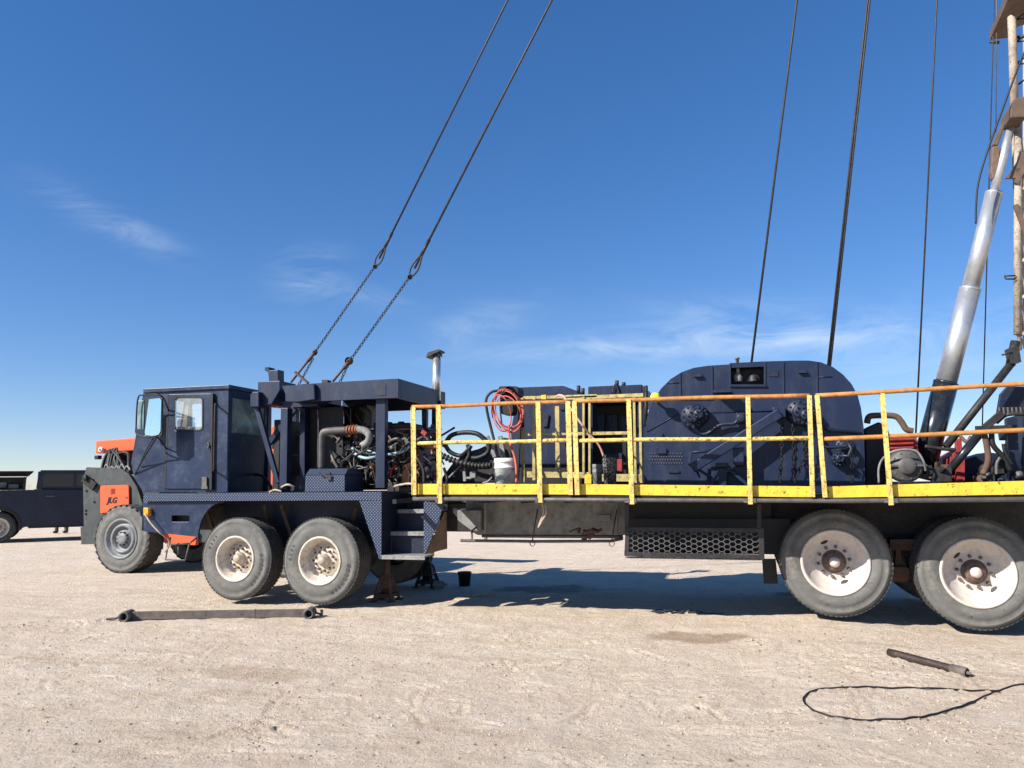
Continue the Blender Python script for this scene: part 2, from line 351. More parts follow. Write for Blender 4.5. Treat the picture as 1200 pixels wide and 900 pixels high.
# gravel
st_m = surf('pale_stone', (.44, .35, .26), .9, scale=30, dirt=(.3, .22, .16), dirt_amt=.7, var=.35)
st_d = surf('brown_stone', (.22, .16, .12), .9, scale=30, var=.4)
mb = MB()
for i in range(9000):
    d = 2.6+9.5*random.random()**.9; a = R(random.uniform(-55, 22)); x, y = d*math.sin(a), d*math.cos(a)
    if i % 12 == 0: q_ = Q(22, 728, 0) if i % 24 else Q(1105, 850, 0); x, y = q_.x+random.gauss(0, .22), q_.y+random.gauss(0, .16)
    if random.random() < .45:
        cx, cy = Q(*[(1100, 850), (980, 800), (300, 840), (150, 770), (1000, 760), (700, 850), (500, 770)][random.randrange(7)], 0)[:2]
        x = cx+random.gauss(0, .8); y = cy+random.gauss(0, .6)
    s = .0028+.011*random.random()**4+(.008 if random.random() < .02 else 0); z = gz(x, y)
    mb.cur = 0 if random.random() < .7 else 1
    vs = []
    for k in range(6):
        dx, dy, dz = [(1, 0, 0), (-1, 0, 0), (0, 1, 0), (0, -1, 0), (0, 0, 1), (0, 0, -1)][k]
        j = random.uniform(.6, 1.35)*s; vs.append((x+dx*j+random.uniform(-.3, .3)*s, y+dy*j, z+s*.2+dz*j*.7))
    mb.add(vs, [(0, 2, 4), (2, 1, 4), (1, 3, 4), (3, 0, 4), (2, 0, 5), (1, 2, 5), (3, 1, 5), (0, 3, 5)])
g = build('gravel', mb, [st_m, st_d]); tag(g, 'loose pale gravel strewn over the yard', 'gravel', kind='stuff')

# ------------------------------------------------------------------ wheels
RIG = [None]
KEEP = {'rivet', 'basket_mesh', 'logo_lettering', 'red_sticker', 'mast_lattice', 'weld_line'}
def clusters(mb):
    n = len(mb.v); par = list(range(n))
    def fd(a):
        while par[a] != a: par[a] = par[par[a]]; a = par[a]
        return a
    for f in mb.f:
        for k in f[1:]: par[fd(k)] = fd(f[0])
    gr = {}
    for i in range(n): gr.setdefault(fd(i), []).append(i)
    bx = []
    for ids in gr.values():
        bx.append([set([fd(ids[0])]), [min(mb.v[i][c] for i in ids)-.006 for c in range(3)], [max(mb.v[i][c] for i in ids)+.006 for c in range(3)]])
    ch = True
    while ch:
        ch = False
        for i in range(len(bx)):
            for j in range(i+1, len(bx)):
                A, B = bx[i], bx[j]
                if all(A[1][c] <= B[2][c] and B[1][c] <= A[2][c] for c in range(3)):
                    A[0] |= B[0]; A[1] = [min(x, y) for x, y in zip(A[1], B[1])]; A[2] = [max(x, y) for x, y in zip(A[2], B[2])]; bx.pop(j); ch = True; break
            if ch: break
    out = []
    if len(bx) < 2 or len(bx) > 12: return [mb]
    for A in bx:
        m_ = MB(); mp_ = {}
        for f, sm_, mi_ in zip(mb.f, mb.sm, mb.mi):
            if fd(f[0]) in A[0]:
                for i in f:
                    if i not in mp_: mp_[i] = len(m_.v); m_.v.append(mb.v[i])
                m_.f.append([mp_[i] for i in f]); m_.sm.append(sm_); m_.mi.append(mi_)
        if m_.f: out.append(m_)
    return out
def part(name, mb, mat, bevel=0, parent=None, label=None):
    if name not in KEEP and len(mb.v) < 6000:
        cl_ = clusters(mb)
        if len(cl_) > 1:
            for c_ in cl_[1:]: build(name, c_, M[mat] if isinstance(mat, str) else mat, parent or RIG[0], bevel)
            mb = cl_[0]
    o = build(name, mb, M[mat] if isinstance(mat, str) else mat, parent or RIG[0], bevel)
    if label: o['label'] = label
    return o
def wheel(parent, cx, cz, yf, r, rimr, w, style, tyre_mat='tyre', sgn=1, letters=None, seg=56, name='wheel', rot=0.0):
    """outer face at y=yf looking to -y (sgn=1) or +y (sgn=-1)"""
    ax = Vector((0, -sgn, 0)); o = Vector((cx, yf, cz))
    e = bpy.data.objects.new(name, None); COL.objects.link(e); e.parent = parent; c = o-ax*w/2; e.location = c-ORI[parent]; ORI[e] = c; e.empty_display_size = .1
    t = MB(); sh = r-rimr
    prof = [(rimr-.012, -.02), (rimr+.012, -.004), (rimr+sh*.25, .012), (rimr+sh*.5, .016), (rimr+sh*.52, .011), (rimr+sh*.75, .004), (rimr+sh*.78, .008), (r-.028, -.018), (r-.010, -.034)]
    ng = 4 if style != 'chunky' else 0
    tr = []
    if ng:
        inner = w-.068; st_ = inner/(ng+1)
        tr.append((r, -.042))
        for k in range(1, ng+1):
            h = -.034-st_*k; tr += [(r, h+.008), (r-.014, h+.006), (r-.014, h-.006), (r, h-.008)]
        tr.append((r, -w+.042))
    else: tr = [(r-.018, -.045), (r-.018, -w+.045)]
    back = [(a, -w-h) for a, h in prof[::-1]]
    t.lathe(prof, o, ax, seg); 
    t.cur = 1; t.lathe([prof[-1]]+tr+[back[0]], o, ax, seg, smooth=False); t.cur = 0
    t.lathe(back, o, ax, seg)
    e1 = Vector((1, 0, 0)); e2 = Vector((0, 0, 1))
    t.cur = 1
    if style == 'chunky':
        nb = 30
        for side in (0, 1):
            for k in range(nb):
                an = 2*math.pi*(k+.5*side)/nb; d = e1*math.cos(an)+e2*math.sin(an); tn = e2*math.cos(an)-e1*math.sin(an)
                hc = -.01-w*.24 if side == 0 else -w*.76+.01
                rot_ = Matrix((tn, ax, d)).transposed() @ Matrix.Rotation(R(22 if side else -22), 3, 'Z')
                t.box(o+ax*hc+d*(r-.018), (.12, w*.50, .034), rot_)
    else:
        nb = 70   # shoulder sipes
        for side in (0, 1):
            for k in range(nb):
                an = 2*math.pi*k/nb; d = e1*math.cos(an)+e2*math.sin(an); tn = e2*math.cos(an)-e1*math.sin(an)
                hc = -.046 if side == 0 else -w+.046
                t.box(o+ax*hc+d*(r-.003), (2*math.pi*r/nb*.68, .04, .014), Matrix((tn, ax, d)).transposed())
    build('tyre', t, [M[tyre_mat], M['tread']], e)
    rim = MB()
    if style == 'deep':      # wide single, dish set deep with a raised centre
        dp = .17; hr = rimr*.62
        rim.lathe([(rimr+.004, -.03), (rimr+.014, .004), (rimr+.002, .012), (rimr-.016, .002), (rimr-.022, -.03), (rimr-.05, -.06), (rimr-.06, -dp), (hr+.02, -dp-.01), (hr, -dp+.025), (hr-.03, -dp+.045), (.10, -dp+.05), (.0, -dp+.05)], o, ax, seg)
        hubh = -dp+.05; br = hr*.72; nbolt = 10
    elif style == 'dual':
        dp = .15; hr = rimr*.55
        rim.lathe([(rimr+.004, -.03), (rimr+.015, .004), (rimr+.002, .012), (rimr-.018, .0), (rimr-.026, -.03), (rimr*.80, -.075), (rimr*.64, -.125), (hr, -dp), (hr-.01, -dp), (.0, -dp)], o, ax, seg)
        hubh = -dp; br = .158; nbolt = 10
    else:
        dp = .10; hr = rimr*.6
        rim.lathe([(rimr+.004, -.03), (rimr+.02, .006), (rimr+.0, .018), (rimr-.03, -.002), (rimr-.05, -.05), (rimr*.78, -.06), (rimr*.76, -.03), (rimr*.62, -.02), (rimr*.6, -.08), (rimr*.45, -.09), (rimr*.44, -.05), (0, -.05)], o, ax, seg)
        hubh = -.05; br = rimr*.33; nbolt = 10
    build('rim', rim, M[{'deep': 'cream', 'dual': 'white_rim'}.get(style, 'jrim')], e)
    hb = MB()
    if style == 'dual': hp = [(.125, hubh+.001), (.122, hubh+.012), (.10, hubh+.014), (.095, hubh+.05), (.06, hubh+.055), (0, hubh+.053)]
    elif style == 'deep': hp = [(.085, hubh), (.08, hubh+.04), (.06, hubh+.05), (.055, hubh+.09), (.04, hubh+.10), (0, hubh+.10)]
    else: hp = [(.12, hubh), (.11, hubh+.03), (.05, hubh+.04), (0, hubh+.04)]
    hb.lathe(hp, o, ax, 24)
    build('hub', hb, M[{'dual': 'hubdark', 'deep': 'hub'}.get(style, 'jrim')], e)
    if style == 'dual': hc_ = MB(); hc_.lathe([(.05, hubh+.054), (.056, hubh+.075), (.05, hubh+.10), (.03, hubh+.125), (0, hubh+.126)], o, ax, 20); build('hub_cap', hc_, M['white_rim'], e)
    bt = MB()
    for k in range(nbolt):
        an = 2*math.pi*k/nbolt+rot; d = e1*math.cos(an)+e2*math.sin(an)
        bt.lathe([(.019, hubh), (.019, hubh+.02), (.011, hubh+.022), (.011, hubh+.042), (0, hubh+.042)], o+d*br, ax, 6, smooth=False)
        if style == 'dual':
            pass
    if seg >= 50: part('lug_nut', bt, 'hubdark' if style != 'chunky' else 'dark', 0, e)
    if style in ('deep', 'dual'):
        ho = MB()
        hs = [rot+.25+math.pi*.5, rot+.25-math.pi*.5] if style == 'dual' else [rot+k*2*math.pi/10+.31 for k in range(10)]
        for an in hs:
            d = e1*math.cos(an)+e2*math.sin(an); tn = e2*math.cos(an)-e1*math.sin(an)
            if style == 'dual':
                q = o+ax*(-.112)+d*(rimr*.69); k_ = (ax+d*-.55).normalized(); rd = tn.cross(k_)
                ring = [q+tn*math.cos(2*math.pi*j/14)*.042+rd*math.sin(2*math.pi*j/14)*.024 for j in range(14)]
                ho.plate([p+k_*.006 for p in ring], [], -k_*.03)
            else:
                q = o+ax*(-.121)+d*(hr*.91)
                ho.lathe([(.014, 0), (0, .002)], q, ax, 8)
        part('hand_hole', ho, 'black', 0, e)
    if letters:
        lb = MB()
        for txt, a0, st_, rad, sz in letters:
            for i, ch in enumerate(txt):
                an = R(a0)-R(st_)*i
                d = e1*math.cos(an)+e2*math.sin(an); tn = e1*math.sin(an)-e2*math.cos(an)
                vs, fs = text_mb(ch, sz, .002, Matrix.Translation(o+ax*.017+d*rad) @ Matrix((tn, d, ax)).transposed().to_4x4())
                lb.add(vs, fs)
        build('tyre_lettering', lb, M['letter'], e)
    return e

# ================================================================== THE RIG
rig = thing('workover_rig', (-2.5, 10, -.04), 'long navy blue oilfield service rig truck with yellow railed walkway, propped on jack stands', 'rig truck')
RIG[0] = rig
YC, YR, YD, YW = 8.86, 8.20, 9.15, 8.83
# wheels
def wpos(u, v, Y): p = P(u, v, Y); return p.x, p.z
x1, z1 = wpos(275.3, 654.9, YW); x2, z2 = wpos(374.6, 657.4, YW); x3, z3 = wpos(979, 659.6, YW); x4, z4 = wpos(1146.4, 671.9, YW)
RW = .557
wheel(rig, x1, z1, YW, .543, .290, .36, 'deep', letters=[('GOODYEAR', 8, 8.2, .418, .062), ('G286', 160, 8, .418, .055)], rot=.1)
wheel(rig, x2, z2, YW, .553, .298, .36, 'deep', letters=[('GOODYEAR', -6, 8.2, .425, .062), ('G286', 178, 8, .425, .055)], rot=.35)
wheel(rig, x3, z3, YW, RW, .332, .28, 'dual', rot=.15); wheel(rig, x4, z4, YW, RW, .334, .28, 'dual', rot=.5)
for xx, z_ in ((x3, z3), (x4, z4)):
    wheel(rig, xx, z_, YW+.33, RW, .33, .27, 'dual', seg=32); wheel(rig, xx, z_, 11.35, RW, .33, .27, 'dual', sgn=-1, seg=32); wheel(rig, xx, z_, 11.02, RW, .33, .27, 'dual', sgn=-1, seg=32)
for xx, z_ in ((x1, z1), (x2, z2)): wheel(rig, xx, z_, 11.35, .55, .292, .36, 'deep', sgn=-1, seg=40)
ax = MB()
for xx, z_ in ((x1, z1), (x2, z2), (x3, z3), (x4, z4)):
    ax.cyl((xx, YW+.2, z_), (xx, 11.1, z_), .07); ax.lathe([(0, -.2), (.14, -.17), (.2, 0), (.14, .17), (0, .2)], (xx, 10.1, z_), (0, 1, 0), 16)
part('axle', ax, 'dark')
# chassis
zf0, zf1 = P(640, 624, 9.5).z, P(640, 590, 9.5).z
fr = MB(); xA, xB = -8.3, 6.0
for y in (9.55, 10.55): fr.bb((xA, y, zf0), (xB, y+.09, zf1))
for x in np.arange(-7.8, 6, 1.3): fr.bb((x, 9.6, zf0+.05), (x+.08, 10.6, zf1-.05))
part('chassis_frame', fr, 'dark', .006)
mb = MB(); mb.px([(546, 583), (734, 584), (734, 627), (560, 627), (546, 620)], 9.50, 9.53)
part('side_tank_panel', mb, 'frame')
mb = MB(); mb.px([(536, 598), (563, 598), (563, 622), (536, 622)], 9.3, 9.49); mb.px([(700, 603), (715, 603), (715, 610), (700, 610)], 9.46, 9.49)
mb.px([(721, 588), (724, 588), (724, 632), (721, 632)], 9.35, 9.4); mb.px([(567, 588), (570, 588), (570, 632), (567, 632)], 9.35, 9.4)
part('frame_bracket', mb, 'frame', .004)
mb = MB(); mb.px([(742, 583), (905, 584), (905, 622), (742, 622)], 9.3, 10.9); mb.px([(905, 584), (1430, 584), (1430, 640), (905, 640)], 9.6, 9.62)
part('under_deck_tank', mb, 'black', .01)
mb = MB(); mb.px([(893, 655), (909, 655), (912, 684), (895, 684)], 9.1, 9.13); part('mud_flap', mb, 'black')
mb = MB()
mb.px([(1043, 632), (1076, 632), (1076, 645), (1043, 645)], 9.2, 9.35); mb.px([(1050, 645), (1056, 645), (1058, 675), (1048, 675)], 9.2, 9.32)
mb.px(rrect(1042, 664, 1066, 682, 6), 9.15, 9.3); mb.bar((x3, 9.35, z3-.1), (x4, 9.35, z4-.1), .12, .1)
part('suspension_beam', mb, 'rust', .006)
mb = MB()
for a, c in (((150+90, 592), (166+90, 640)), ((310, 592), (318, 640)), ((330, 592), (342, 630)), ((418, 595), (403, 640))):
    mb.bar(P(*a, 9.35), P(*c, 9.35), .05, .03, (0, 1, 0))
part('wheel_well_brace', mb, 'rust')
mb = MB(); mb.px([(262, 579), (446, 578.5), (446, 640), (262, 640)], 9.48, 9.5); part('wheel_well_panel', mb, 'navy_old')
# front deck
mb = MB(); mb.px([(168, 578.3), (447, 576.3), (447, 586), (168, 587.5)], 8.74, 8.76); part('deck_edge', mb, 'plate')
zdk = P(300, 577.6, 8.76).z
mb = MB(); mb.bb((P(168, 578, 8.76).x, 8.765, zdk-.03), (P(447, 577, 8.76).x, 11.2, zdk)); part('front_deck', mb, 'dark')
arch = [(262, 588)]+[(262-30*math.sin(R(a)), 632-44*math.cos(R(a))) for a in range(10, 91, 10)]
mb = MB(); mb.px([(168, 588)]+[(262, 588)]+arch[1:]+[(229, 629), (168, 622.5)], 8.79, 8.82, [rrect(201, 604, 222, 611.5, 1.5)])
fen = part('front_fender', mb, 'cab_navy', .004)
mb = MB(); mb.px([(200, 603), (223, 603), (223, 613), (200, 613)], 8.9, 8.92); part('slot_box', mb, 'black', parent=fen)
mb = MB(); mb.px([(168, 595), (173.5, 595.5), (173.5, 605), (168, 604)], 8.72, 8.785); part('marker_lamp', mb, 'amber', .004, fen)
mb = MB(); a = P(168, 600, 8.8); mb.bb((a.x-.02, 8.8, P(168, 622, 8.8).z), (a.x, 11.1, P(168, 579, 8.8).z)); part('front_bumper', mb, 'navy_old', .01)
# cab
xf_top = P(168, 458, YC).x
CW = .95
cab = thing('cab', (-7.6, 9.3, 1.5), None, None); cab.parent = rig; cab.location = Vector((-7.6, 9.3, 1.5))-ORI[rig]
for k in ('label', 'category'): 
    if k in cab: del cab[k]
door_w = rrect(203, 464, 238, 505, 5)
qtr = [(160, 468), (172, 467), (168, 511), (157, 511)]
side = [(168, 459), (268, 454.5), (266.5, 577), (168, 577), (157, 560), (153.5, 542)]
vent = [(173.5, 466), (190, 465.5), (189, 509), (168.5, 510)]
sk = MB()
sk.px(side, YC, YC+.03, [door_w, vent])
fs_ = [P(u, v, YC)+Vector((0, CW, 0)) for u, v in side]
dxh = lambda h, sh=0: [P(u, v, YC)+Vector((sh, CW, 0)) for u, v in h]
sk.plate([p-Vector((0, .03, 0)) for p in fs_], [[p-Vector((0, .03, 0)) for p in dxh(rrect(172, 466, 262, 512, 3))]], (0, .03, 0))
# back wall with window (plane x = const)
pa, pb = P(268, 454.5, YC), P(266.5, 577, YC)
bx = pa.x
def bw(y, z): return Vector((bx-.03, y, z))
zt, zb = pa.z, pb.z
win = [bw(YC+.10, zt-.13), bw(YC+CW-.10, zt-.13), bw(YC+CW-.10, zt-.62), bw(YC+.10, zt-.62)]
sk.plate([bw(YC+.035, zb), bw(YC+CW-.035, zb), bw(YC+CW-.035, zt-.005), bw(YC+.035, zt-.005)], [win], (.03, 0, 0))
# front: windshield frame + nose
p1, p2, p3, p4 = [P(u, v, YC) for u, v in ((168, 459), (153.5, 542), (157, 560), (168, 577))]
def lerp(a, b, t): return a+(b-a)*t
yo = lambda p, y: Vector((p.x, y, p.z))
y0_, y1_ = YC+.032, YC+CW-.032
wt, wb = lerp(p1, p2, .06), lerp(p1, p2, .62)
sk.plate([yo(p1, y0_), yo(p1, y1_), yo(p2, y1_), yo(p2, y0_)], [[yo(wt, y0_+.07), yo(wt, y1_-.07), yo(wb, y1_-.07), yo(wb, y0_+.07)]], (.025, 0, 0))
sk.plate([yo(p2, y0_), yo(p2, y1_), yo(p3, y1_), yo(p3, y0_)], [], (.03, 0, .0)); sk.plate([yo(p3, y0_), yo(p3, y1_), yo(p4, y1_), yo(p4, y0_)], [], (.03, 0, 0.))
part('cab_shell', sk, 'cab_navy', .005, cab)
rf = MB(); a, c = P(167, 455.5, YC-.03), P(268.5, 450.5, YC-.03)
rf.plate([a, c, P(268.5, 455.5, YC-.03), P(168, 460.5, YC-.03)], [], (0, CW+.07, 0)); part('cab_roof', rf, 'cab_navy', .01, cab)
gl = MB(); gl.plate([yo(wt, y0_+.07), yo(wt, y1_-.07), yo(wb, y1_-.07), yo(wb, y0_+.07)], [], (.006, 0, 0)); part('windshield', gl, 'glass', 0, cab)
gl = MB(); gl.px(vent, YC+.012, YC+.018); part('quarter_window', gl, 'dustglass', 0, cab)
gl = MB(); gl.plate([p+Vector((.012, 0, 0)) for p in win], [], (.006, 0, 0)); part('rear_window', gl, 'dustglass', 0, cab)
ins = MB(); ins.px([(199, 500), (266, 500), (266, 576), (175, 576), (165, 530)], YC+.1, YC+.14); ins.px([(215, 462), (223, 462), (217, 512), (209, 512)], YC+CW-.09, YC+CW-.04)
ins.bb((bx-.6, YC+.25, 1.5), (bx-.15, YC+.75, 2.0)); ins.bb((bx-.2, YC+.28, 2.0), (bx-.12, YC+.72, 2.35))
part('cab_lining', ins, 'trim', .01, cab)
# door
dr = MB(); dr.px([(198, 462), (248, 461), (246, 573), (194.5, 573)], YC-.022, YC-.002, [door_w]); door = part('cab_door', dr, 'cab_navy', .006)
s = MB(); s.px(door_w, YC-.03, YC-.022, [rrect(204.5, 465.5, 236.5, 503.5, 4)]); part('window_seal', s, 'black', 0, door)
s = MB(); s.px(rrect(204, 465, 237, 504, 4), YC-.014, YC-.010); part('door_window', s, 'glass', 0, door)
s = MB(); s.lathe([(.035, 0), (.03, .03), (0, .03)], P(245, 521, YC-.022), (0, -1, 0), 14); s.bar(P(245, 521, YC-.06), P(243.5, 526, YC-.07), .02, .02, (0, 1, 0)); part('door_handle', s, 'dark', .003, door)
s = MB(); s.px([(236.5, 559), (242, 559), (242, 571), (236.5, 571)], YC-.05, YC-.022, ); s.px([(236, 570), (243, 570), (243, 573), (236, 573)], YC-.055, YC-.022); part('step_bracket', s, 'steel', .002, door)
s = MB(); s.px([(246.5, 461), (249.5, 461), (248, 574), (245.3, 574)], YC-.05, YC-.001); s.px([(195.5, 462), (198, 462), (194.5, 573), (192.2, 573)], YC-.014, YC-.001); part('hinge_strip', s, 'black', .003)
s = MB(); s.tube(smoothpath([P(252.5, 474, YC), P(252.5, 475, YC-.11), P(252, 480, YC-.13), P(250.5, 546, YC-.13), P(250.3, 550, YC-.11), P(250.5, 551, YC)], 5), .013); part('grab_handle', s, 'dark')
for uv in ((253, 474), (250.5, 549)):
    s = MB(); s.lathe([(.03, 0), (.025, .025), (0, .03)], P(*uv, YC), (0, -1, 0), 12); part('handle_mount', s, 'dark')
# mirrors
Ym = YC-.33
mr_ = thing('mirror', P(175, 490, Ym), None, None); mr_.parent = rig; mr_.location = P(175, 490, Ym)-ORI[rig]; 
for k in ('label', 'category'):
    if k in mr_: del mr_[k]
s = MB(); s.px(rrect(170, 466, 190, 512, 4), Ym, Ym+.025); [None]
bk = part('mirror_head', s, 'black', .006, mr_)
s = MB(); s.px([(174.5, 468), (187, 466.5), (189, 469), (188, 505), (186, 509), (181, 511), (170.5, 510), (169.5, 507)], Ym-.008, Ym-.001); part('mirror_glass', s, 'mirror', 0, mr_)
s = MB(); s.px([(161.5, 470), (169, 469), (168, 503), (161, 503)], Ym+.10, Ym+.13); part('second_mirror', s, 'dustglass', .004, mr_)
s = MB(); s.tube(smoothpath([P(198, 482, YC), P(189, 464, Ym), P(168, 463, Ym+.02), P(161.5, 468, Ym+.05), P(159.5, 500, Ym+.05), P(160, 508, Ym+.03), P(172, 512.5, Ym), P(184, 512, Ym), P(195, 526, YC)], 7), .011)
s.tube([P(184, 512, Ym), P(172, 531, YC-.15), P(158, 556, YC)], .010); s.tube([P(180, 513, Ym), P(172, 526, YC-.2), P(163, 546, YC-.02)], .008); part('mirror_arm', s, 'black', 0, mr_)
# hanging step under the fender
s = MB()
s.tube([P(200, 630, 8.9), P(197, 638, 8.9), P(194, 656, 8.9), P(217, 656.5, 8.9), P(222, 637, 8.9), P(232, 629, 8.95)], .012, 6); s.tube([P(197, 638, 8.9), P(222, 637, 8.9)], .016, 6); s.tube([P(209, 638, 8.9), P(209, 650, 8.9)], .01, 6)
part('hanging_step', s, 'steel')
mb = hose_px([(170, 602, 8.7), (176, 612, 8.68), (187, 624, 8.7), (197, 632, 8.8), (198, 640, 8.85), (193, 647, 8.85)], .011); 
o = build('pale_cord', mb, M['rope']); tag(o, 'pale cord hanging from the amber lamp under the cab to the step', 'cord')
# ------------------------------------------------ mast rest behind the cab
s = MB()
s.px([(302, 447), (328, 446), (328, 457), (318, 474), (302, 475)], 9.05, 9.45)
s.px([(303, 459), (296, 459), (293, 463), (293, 477), (303, 477)], 8.95, 9.15)
s.px([(310, 430), (315, 430), (316, 434), (326, 433), (326, 447), (315, 447), (314, 436), (310, 434)], 9.15, 9.3)
s.bb((P(302, 450, 9.1).x, 9.45, P(310, 474, 9.1).z), (P(320, 450, 9.1).x, 11.0, P(310, 452, 9.1).z))
part('mast_rest_head', s, 'navy', .01)
s = MB()
s.px([(329, 478), (337, 478), (335.5, 573), (327, 573)], 9.0, 9.12); s.px([(351, 474), (357, 474), (357, 573), (351, 573)], 9.35, 9.45); s.px([(308, 474), (314, 474), (313, 575), (307, 575)], 10.2, 10.3)
s.bar(P(301, 477, 9.05), P(326, 566, 9.05), .07, .05, (0, 1, 0)); s.bar(P(346, 479, 9.2), P(315, 520, 9.25), .08, .05, (0, 1, 0)); s.bar(P(315, 530, 9.4), P(345, 575, 9.4), .06, .05, (0, 1, 0))
part('mast_rest_post', s, 'navy', .006)
s = MB(); s.px([(330, 452), (368, 450), (369, 468), (350, 471), (334, 470), (334, 462)], 8.86, 9.3); s.px([(330, 470), (372, 470), (372, 476), (330, 478)], 9.2, 10.8); part('roof_cross_beam', s, 'navy', .01)
# ------------------------------------------------ engine bay canopy
Xc = P(467, 443, 8.93).x
s = MB(); s.px([(352, 450.2), (467, 443.5), (467, 466), (365, 470.5)], 8.93, 8.98); a = P(467, 443.5, 8.93); zc0, zc1 = P(467, 466, 8.93).z, a.z
xl = P(333, 452, 8.93).x
s.bb((Xc-.05, 8.982, zc0), (Xc, 10.5, zc1)); s.bb((xl, 10.502, zc0), (Xc, 10.55, zc1)); s.bb((xl, 8.982, zc1-.05), (Xc-.052, 10.5, zc1-.02))
part('engine_canopy', s, 'navy', .005)
s = MB(); s.px([(440.5, 466), (451, 465.5), (450.5, 572), (440, 572)], 9.0, 9.1); s.px([(494, 480), (500, 480), (499.5, 525), (495, 530)], 10.35, 10.42); s.px([(342, 470), (347, 470), (347, 572), (342, 572)], 10.4, 10.5)
part('canopy_post', s, 'navy', .006)
s = MB(); s.px([(441.5, 450), (452, 450), (452, 463), (441.5, 463)], 8.924, 8.929); part('vent_perforation', s, 'navy_old')
# tool box
tb = MB(); tb.px([(358, 557), (404, 556.5), (404, 576), (357, 576.5)], 8.84, 9.35); tbo = part('tool_box', tb, 'plate', .006)
l = MB(); A, B_, C_, D_ = P(358, 556.5, 8.835), P(404.5, 556, 8.835), P(408, 549, 8.98), P(363, 549.5, 8.98)
l.add([A, B_, C_, D_]+[p+Vector((0, .35, -.0)) for p in (C_, D_)]+[A+Vector((0, .5, 0)), B_+Vector((0, .5, 0))], [(0, 1, 2, 3), (3, 2, 4, 5), (0, 3, 5, 6), (1, 7, 4, 2), (5, 4, 7, 6), (0, 6, 7, 1)])
part('box_lid', l, 'plate', .003, tbo)
l = MB(); l.tube([P(374, 554, 8.86), P(375, 556, 8.8), P(386, 556, 8.8), P(387, 554, 8.86)], .008, 6); l.px(rrect(382, 558, 388, 563, 2), 8.815, 8.838); part('box_latch', l, 'dark', 0, tbo)
# engine
eng = MB(); eng.bb((-5.9, 9.6, 1.45), (-4.3, 10.3, 2.05)); eng.bb((-5.7, 9.65, 2.05), (-4.5, 9.85, 2.3)); eng.bb((-5.7, 10.05, 2.05), (-4.5, 10.25, 2.3))
for i in range(6): eng.bb((-5.65+i*.19, 9.55, 1.75), (-5.5+i*.19, 9.6, 2.0)); eng.lathe([(.05, 0), (.05, .1), (0, .1)], (-5.57+i*.19, 9.75, 2.3), (0, 0, 1), 10)
part('engine_block', eng, 'dark', .012)
rad = MB(); rad.px([(358, 478), (402, 476), (402, 572), (358, 572)], 9.5, 9.52); rad.lathe([(.40, 0), (.41, -.03), (.41, -.08), (.37, -.08), (.37, -.02), (.40, 0)], P(374, 514, 9.95), (-1, .0, 0), 32)
rad.bb((-6.35, 9.25, 1.4), (-6.25, 10.4, 2.45))
part('radiator', rad, 'black', .006)
fan = MB(); fc = Vector((-6.12, 9.85, 1.95))
for k in range(8):
    an = k*math.pi/4; d = Vector((0, math.cos(an), math.sin(an))); fan.bar(fc+d*.05, fc+d*.40, .02, .12, (1, .5, 0))
fan.lathe([(.08, 0), (.08, .08), (0, .09)], fc, (1, 0, 0), 14); part('fan', fan, 'dark')
hood = MB(); hood.px([(451, 496), (480, 495), (480, 520), (451, 520)], 9.7, 10.2); hood.px([(430, 472), (402, 478), (402, 505), (425, 500)], 9.9, 10.3); part('air_cleaner', hood, 'black', .03)
pp = MB(); pp.tube(smoothpath([P(376.5, 550, 9.15), P(376.5, 520, 9.15), P(378, 509, 9.15), P(384, 505.5, 9.15), P(407, 504, 9.2)], 6), .052, 14); part('intake_pipe', pp, 'steel')
pp = MB(); 
for k in range(4): pp.lathe([(.055, 0), (.066, .012), (.055, .024)], P(407+k*3.4, 504-.3*k, 9.2), (1, .05, .02), 14)
part('hose_clamp', pp, 'copper')
pp = MB(); pp.tube(smoothpath([P(419, 503, 9.2), P(428, 505, 9.2), P(433, 511, 9.2), P(431, 518, 9.25), P(425, 522, 9.3)], 6), .05, 14); part('turbo_elbow', pp, 'frame')
pp = MB(); pp.tube(smoothpath([P(424, 479, 9.9), P(432, 484, 9.8), P(432, 500, 9.75)], 6), .045, 12); part('exhaust_elbow', pp, 'steel')
